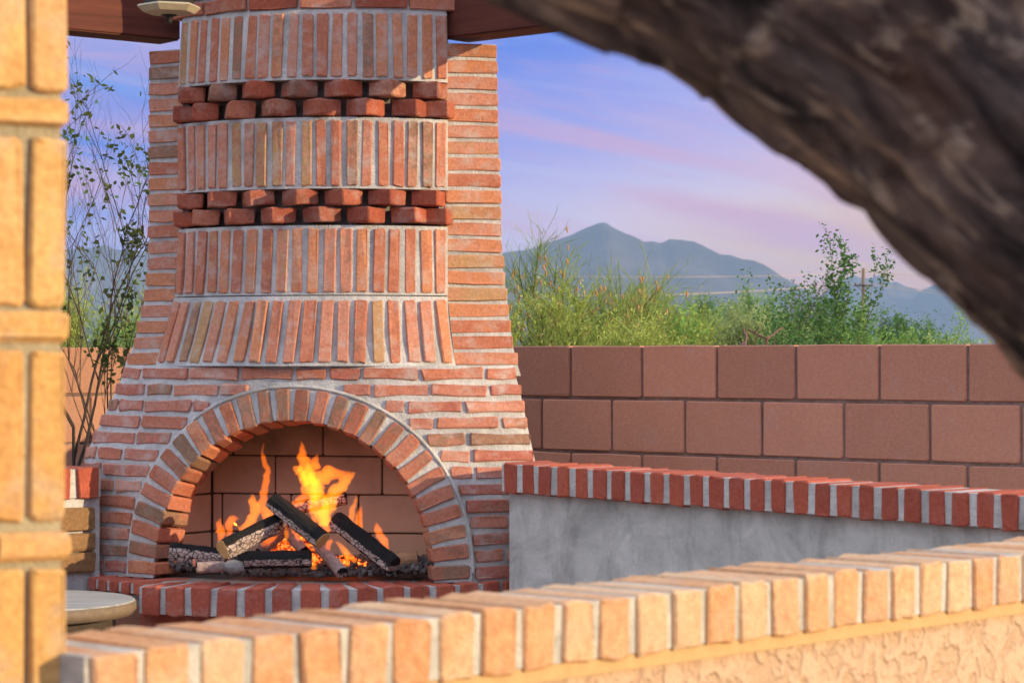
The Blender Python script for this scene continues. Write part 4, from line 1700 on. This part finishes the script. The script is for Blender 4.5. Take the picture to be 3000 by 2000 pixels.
G_SHRUB = 'desert shrubs beyond the wall'
broom('palo_verde', 'wispy yellow-green palo verde hung with orange pods right of the chimney', 'tree', at(1235, 17), hgt(535, 17), 1.9, 33, 2325, 0.34, M_pv, 1, pods=0.20, twr=0.0030, up=0.8, group=G_SHRUB)
broom('palo_verde', 'yellow-green wispy palo verde below the main mountain peak', 'tree', at(1405, 19), hgt(610, 19), 1.5, 31, 2325, 0.32, M_pv, 2, pods=0.04, twr=0.0032, up=1.0, group=G_SHRUB)
broom('shrub', 'golden-green wispy bush in front of the right flank of the mountain', 'shrub', at(1500, 20), hgt(668, 20), 0.95, 23, 1705, 0.28, M_gold, 3, twr=0.0034, up=1.0, group=G_SHRUB, leafy_=2)
broom('shrub', 'dense golden-green brush low behind the wall nearest the chimney', 'shrub', at(1290, 15.5), hgt(672, 15.5), 1.5, 39, 2635, 0.26, M_gold, 4, twr=0.0030, up=0.9, leafy_=2, group=G_SHRUB)
leafy('shrub', 'small airy shrub with bright round leaves in the gap under the mountain', 'shrub', at(1548, 18), hgt(672, 18), 0.42, M_bright, 5, leaf=0.034, per=5, rad=0.012, wid=0.7, clus=0.06, trunk_h=0.35, group=G_SHRUB)
leafy('desert_tree', 'small dark green tree standing alone in the gap under the mountain', 'tree', at(1607, 34), hgt(676, 34), 0.62, M_mid, 6, leaf=0.05, per=16, rad=0.03, clus=0.11, trunk_h=0.3, group=G_SHRUB)
broom('shrub', 'feathery bright green tree crown left of the dark twiggy tree', 'tree', at(1718, 30), hgt(657, 30), 0.95, 26, 2015, 0.30, M_bright, 7, twr=0.0045, up=1.1, leafy_=2, group=G_SHRUB)
broom('shrub', 'pale grey-green broom bush at the middle of the wall', 'shrub', at(1715, 21), hgt(700, 21), 1.1, 33, 2325, 0.26, M_grey, 8, twr=0.0034, up=1.0, leafy_=2, group=G_SHRUB)
leafy('desert_tree', 'dark olive tree with open twiggy crown rising above the green brush', 'tree', at(1815, 44), hgt(590, 44), 1.75, M_darkl, 9, leaf=0.075, per=9, rad=0.045, clus=0.16, trunk_h=0.40, spread=0.9, up=0.3, keep=0.75, group=G_SHRUB, bark=M_twig)
leafy('creosote_bush', 'tall spindly green bush whose shoots reach up towards the trunk', 'shrub', at(1892, 12.6), hgt(508, 12.6), 0.50, M_mid, 10, leaf=0.024, per=20, depth=5, rad=0.014, clus=0.030, trunk_h=0.34, spread=0.42, up=0.75, first=6, wid=0.6, group=G_SHRUB, dyf=0.9)
leafy('creosote_bush', 'lower leafy green bush in front of the tall spindly bush', 'shrub', at(1880, 13.2), hgt(612, 13.2), 0.62, M_mid, 31, leaf=0.024, per=18, depth=5, rad=0.012, clus=0.045, trunk_h=0.3, spread=0.6, up=0.55, first=6, wid=0.6, group=G_SHRUB)
leafy('creosote_bush', 'sparse young shoots standing just right of the utility pole', 'shrub', at(2030, 13.0), hgt(640, 13.0), 0.28, M_mid, 32, leaf=0.018, per=3, depth=4, rad=0.007, clus=0.03, trunk_h=0.4, spread=0.35, up=0.8, first=4, group=G_SHRUB)
broom('shrub', 'light green brush along the wall beneath the utility pole', 'shrub', at(1960, 20), hgt(708, 20), 0.95, 31, 2015, 0.22, M_bright, 11, twr=0.0034, up=0.9, leafy_=2, group=G_SHRUB)
broom('shrub', 'grey-green wispy brush under the tall spindly bush', 'shrub', at(1850, 17), hgt(728, 17), 0.8, 26, 1395, 0.2, M_grey, 12, twr=0.0030, up=0.9, leafy_=2, group=G_SHRUB)
leafy('shrub', 'rounded dark green bush between the pole and the trunk', 'shrub', at(2088, 30), hgt(706, 30), 0.68, M_mid, 13, leaf=0.045, per=26, rad=0.03, clus=0.10, trunk_h=0.22, spread=0.9, up=0.2, first=6, group=G_SHRUB)
broom('shrub', 'pale green brush at the foot of the dark rounded bush', 'shrub', at(2110, 19), hgt(738, 19), 1.0, 28, 1705, 0.2, M_bright, 14, twr=0.0032, up=0.8, leafy_=2, group=G_SHRUB)
leafy('desert_tree', 'fine-leaved green tree next to the lower edge of the trunk', 'tree', at(2225, 17), hgt(684, 17), 0.75, M_bright, 15, leaf=0.026, per=22, rad=0.02, clus=0.07, trunk_h=0.28, spread=0.85, up=0.25, first=5, group=G_SHRUB)
broom('shrub', 'soft green brush tucked under the fine-leaved tree by the trunk', 'shrub', at(2265, 14.5), hgt(716, 14.5), 0.7, 26, 1550, 0.2, M_grey, 16, twr=0.0028, up=0.8, leafy_=2, group=G_SHRUB)
broom('shrub', 'mixed green brush behind the wall left of the cholla stalks', 'shrub', at(1590, 23), hgt(722, 23), 0.9, 28, 1705, 0.24, M_bright, 17, twr=0.0036, up=0.9, leafy_=2, group=G_SHRUB)
broom('shrub', 'distant hedge of green brush far behind the middle shrubs', 'shrub', at(1800, 50), hgt(735, 50), 6.5, 65, 3410, 0.5, M_mid, 18, twr=0.010, up=0.8, leafy_=2, group=G_SHRUB, dy=0.25)
broom('shrub', 'yellow-green tree filling the gap above the sunlit block wall', 'tree', at(245, 15.5), hgt(632, 15.5), 1.5, 39, 2635, 0.3, M_gold, 19, twr=0.0032, up=0.9, leafy_=2, group=G_SHRUB)
broom('shrub', 'darker green bush close to the chimney above the sunlit block wall', 'shrub', at(338, 14.5), hgt(690, 14.5), 0.8, 26, 1395, 0.26, M_bright, 20, twr=0.0030, up=0.9, leafy_=2, group=G_SHRUB)

# cholla stalks peeping over the wall
M_cholla = plain_mat('cholla_stem', (0.16, 0.095, 0.075), 0.9, 90, 0.6, 0.01)


def cholla(label, px, D, top, seed):
    rnd = random.Random(seed)
    b = at(px, D)
    root = thing('cholla_cactus', b, label, 'cactus', 'cholla stalks behind the wall')
    m = MB()
    H = hgt(top, D)

    def arm(p, d, L, r, lev):
        q = [p]
        rads = [r]
        dd = d.copy()
        for s in range(6):
            q.append(q[-1] + dd * L / 6)
            rads.append(r * (1.12 if s % 2 else 0.88) * (1 - 0.05 * s))
            dd = (dd + Vector((rnd.uniform(-1, 1), rnd.uniform(-1, 1), rnd.uniform(-.3, .6))) * 0.16).normalized()
        m.tube(q, rads, None, 6, True)
        return q
    s_ = arm(b, Vector((rnd.uniform(-.05, .05), 0, 1)).normalized(), H * 0.93, 0.0085, 0)
    for k in range(rnd.randint(3, 5)):
        p = s_[rnd.randint(4, 6)]
        az = rnd.uniform(0, 6.28)
        a = arm(p, Vector((math.cos(az), math.sin(az), rnd.uniform(0.2, 0.9))).normalized(), rnd.uniform(0.06, 0.13), 0.006, 1)
        if rnd.random() < 0.7:
            az = rnd.uniform(0, 6.28)
            arm(a[4], Vector((math.cos(az), math.sin(az), 0.8)).normalized(), rnd.uniform(0.04, 0.07), 0.0045, 2)
    m.build('stem', M_cholla, root)
    return root


cholla('knobbly cholla stalk with raised arms left of the other two', 1629, 11.3, 728, 3)
cholla('short bushy cholla stalk in the middle of the three', 1705, 11.6, 742, 5)
cholla('cholla stalk tallest and closest to the spindly bush', 1772, 12.0, 720, 8)

# thin tree in the corner behind the left low wall
leafy('desert_tree', 'thin dark bare-branched tree with few leaves between pillar and chimney', 'tree', at(188, 9.3), hgt(60, 9.3), 1.15, M_darkl, 21, leaf=0.030, per=6, depth=6, rad=0.016, clus=0.03, trunk_h=0.36, spread=0.9, up=0.25, first=6, keep=0.3, bark=M_dtwig, wid=0.55, shrink=0.70)
leafy('desert_tree', 'leafless grey twiggy sapling standing behind the thin dark tree', 'tree', at(262, 9.75), hgt(150, 9.75), 0.95, M_mid, 41, leaf=0.026, per=3, depth=6, rad=0.012, clus=0.02, trunk_h=0.30, spread=0.85, up=0.2, first=5, keep=0.12, bark=M_twig, wid=0.55, shrink=0.72)
leafy('shrub', 'leafy green shoots around the foot of the thin dark tree', 'shrub', at(238, 9.45), hgt(930, 9.45), 0.34, M_bright, 22, leaf=0.03, per=6, depth=4, rad=0.007, clus=0.04, trunk_h=0.3, spread=0.6, up=0.4, first=4, bark=M_dtwig)

# ------------------------------------------------------------------ utility pole, wires, birds
M_pole = plain_mat('weathered_pole', (0.22, 0.17, 0.11), 0.9, 8, 0.3)
M_wire = plain_mat('bare_wire', (0.55, 0.42, 0.28), 0.5, 3, 0.05, 0.0005, 0.4)
UD = 200.0
ub = flat(1983, UD, -0.02)
up_ = thing('utility_pole', ub, 'wooden utility pole with a crossarm standing beyond the green brush', 'pole')
pm = MB(); pm.tube([ub, ub + Vector((0, 0, hgt(615, UD)))], 0.17, 0.13, 10, True); pm.build('pole', M_pole, up_)
ca_z = Z(655, UD)
am_ = MB()
am_.quad_box(Matrix.Translation(Vector((ub.x, UD - 0.2, ca_z))), 1.55, 0.12, 0.13)
arm_o = am_.build('crossarm', M_tdark, up_)
bm2 = MB()
for s in (-1, 1):
    bm2.tube([Vector((ub.x + s * 0.55, UD - 0.2, ca_z - 0.05)), Vector((ub.x, UD - 0.2, ca_z - 0.55))], 0.025, 0.025, 4)
bm2.build('brace', M_tdark, up_)
for s in (-0.68, -0.3, 0.68):
    im = MB(); im.tube([Vector((ub.x + s, UD - 0.2, ca_z + 0.06)), Vector((ub.x + s, UD - 0.2, ca_z + 0.14)), Vector((ub.x + s, UD - 0.2, ca_z + 0.22))], [0.04, 0.06, 0.03], None, 8, True)
    im.build('insulator', M_tdark, up_)


def wire(label, pts, r):
    m = MB()
    m.tube(smooth_path([P(*p) for p in pts], 6), r, r, 5)
    o = m.build('power_line', M_wire)
    tag(o, label, 'wire', 'overhead power lines')


wire('highest thin wire running level across the mountain', [(1300, 634, 190), (1500, 635, 192), (1750, 633, 196), (1983, 626, UD)], 0.018)
wire('sagging pale wire crossing low in front of the mountain', [(1250, 678, 120), (1480, 677, 140), (1700, 669, 165), (1960, 652, UD)], 0.022)
wire('short upper wire leaving the pole top towards the trunk', [(1984, 622, UD), (2080, 630, 196), (2300, 640, 190)], 0.014)
wire('upper of two wires leaving the crossarm towards the trunk', [(2002, 650, UD), (2090, 660, 190), (2300, 680, 170)], 0.018)
wire('lower of two wires leaving the crossarm towards the trunk', [(1990, 651, UD), (2090, 666, 185), (2300, 690, 160)], 0.018)

M_bird = plain_mat('dark_feather', (0.02, 0.02, 0.022), 0.8, 20, 0.2)


def bird(label, px, py, D, s):
    c = P(px, py, D)
    root = thing('bird', c, label, 'bird', 'birds in the sky')
    b = MB()
    b.tube([c + Vector((-0.5, 0, 0.02)) * s, c + Vector((-0.25, 0, 0.01)) * s, c + Vector((0.1, 0, 0)) * s, c + Vector((0.4, 0, 0.05)) * s, c + Vector((0.52, 0, 0.04)) * s],
           [0.02 * s, 0.07 * s, 0.12 * s, 0.07 * s, 0.01 * s], None, 8, True)
    b.build('body', M_bird, root, True)
    for sd in (-1, 1):
        vs = [c + Vector(v) * s for v in ((-0.12, 0.05 * sd, 0.03), (0.2, 0.05 * sd, 0.03), (0.10, 0.5 * sd, 0.26), (-0.16, 0.45 * sd, 0.24), (-0.28, 1.0 * sd, 0.12), (-0.12, 0.06 * sd, 0.0), (0.18, 0.06 * sd, 0.0), (0.08, 0.5 * sd, 0.235))]
        mesh_obj('wing', vs, [(0, 1, 2, 3), (3, 2, 4), (5, 7, 6), (0, 5, 6, 1), (1, 6, 7, 2), (5, 3, 7), (7, 4, 2), (7, 3, 4)], M_bird, root)


bird('tiny dark bird high in the pink sky above the mountain saddle', 1673, 456, 130, 0.10)
bird('tiny dark bird flying just right of the utility pole', 2038, 627, 130, 0.11)

# ------------------------------------------------------------------ haze
mh, t = material('evening_haze')
pv = t.n('ShaderNodeVolumePrincipled')
pv.inputs['Color'].default_value = (0.40, 0.62, 0.95, 1)
pv.inputs['Density'].default_value = 0.95e-4
pv.inputs['Anisotropy'].default_value = 0.0
o_ = t.n('ShaderNodeOutputMaterial')
t.l(pv.outputs[0], o_.inputs['Volume'])
mh.node_tree.nodes.active = o_
hz = box('haze', (-9000, -400, -4), (9000, 8900, 385), mh)
tag(hz, kind='stuff', label='thin blue evening haze lying over the desert and mountains', cat='haze')
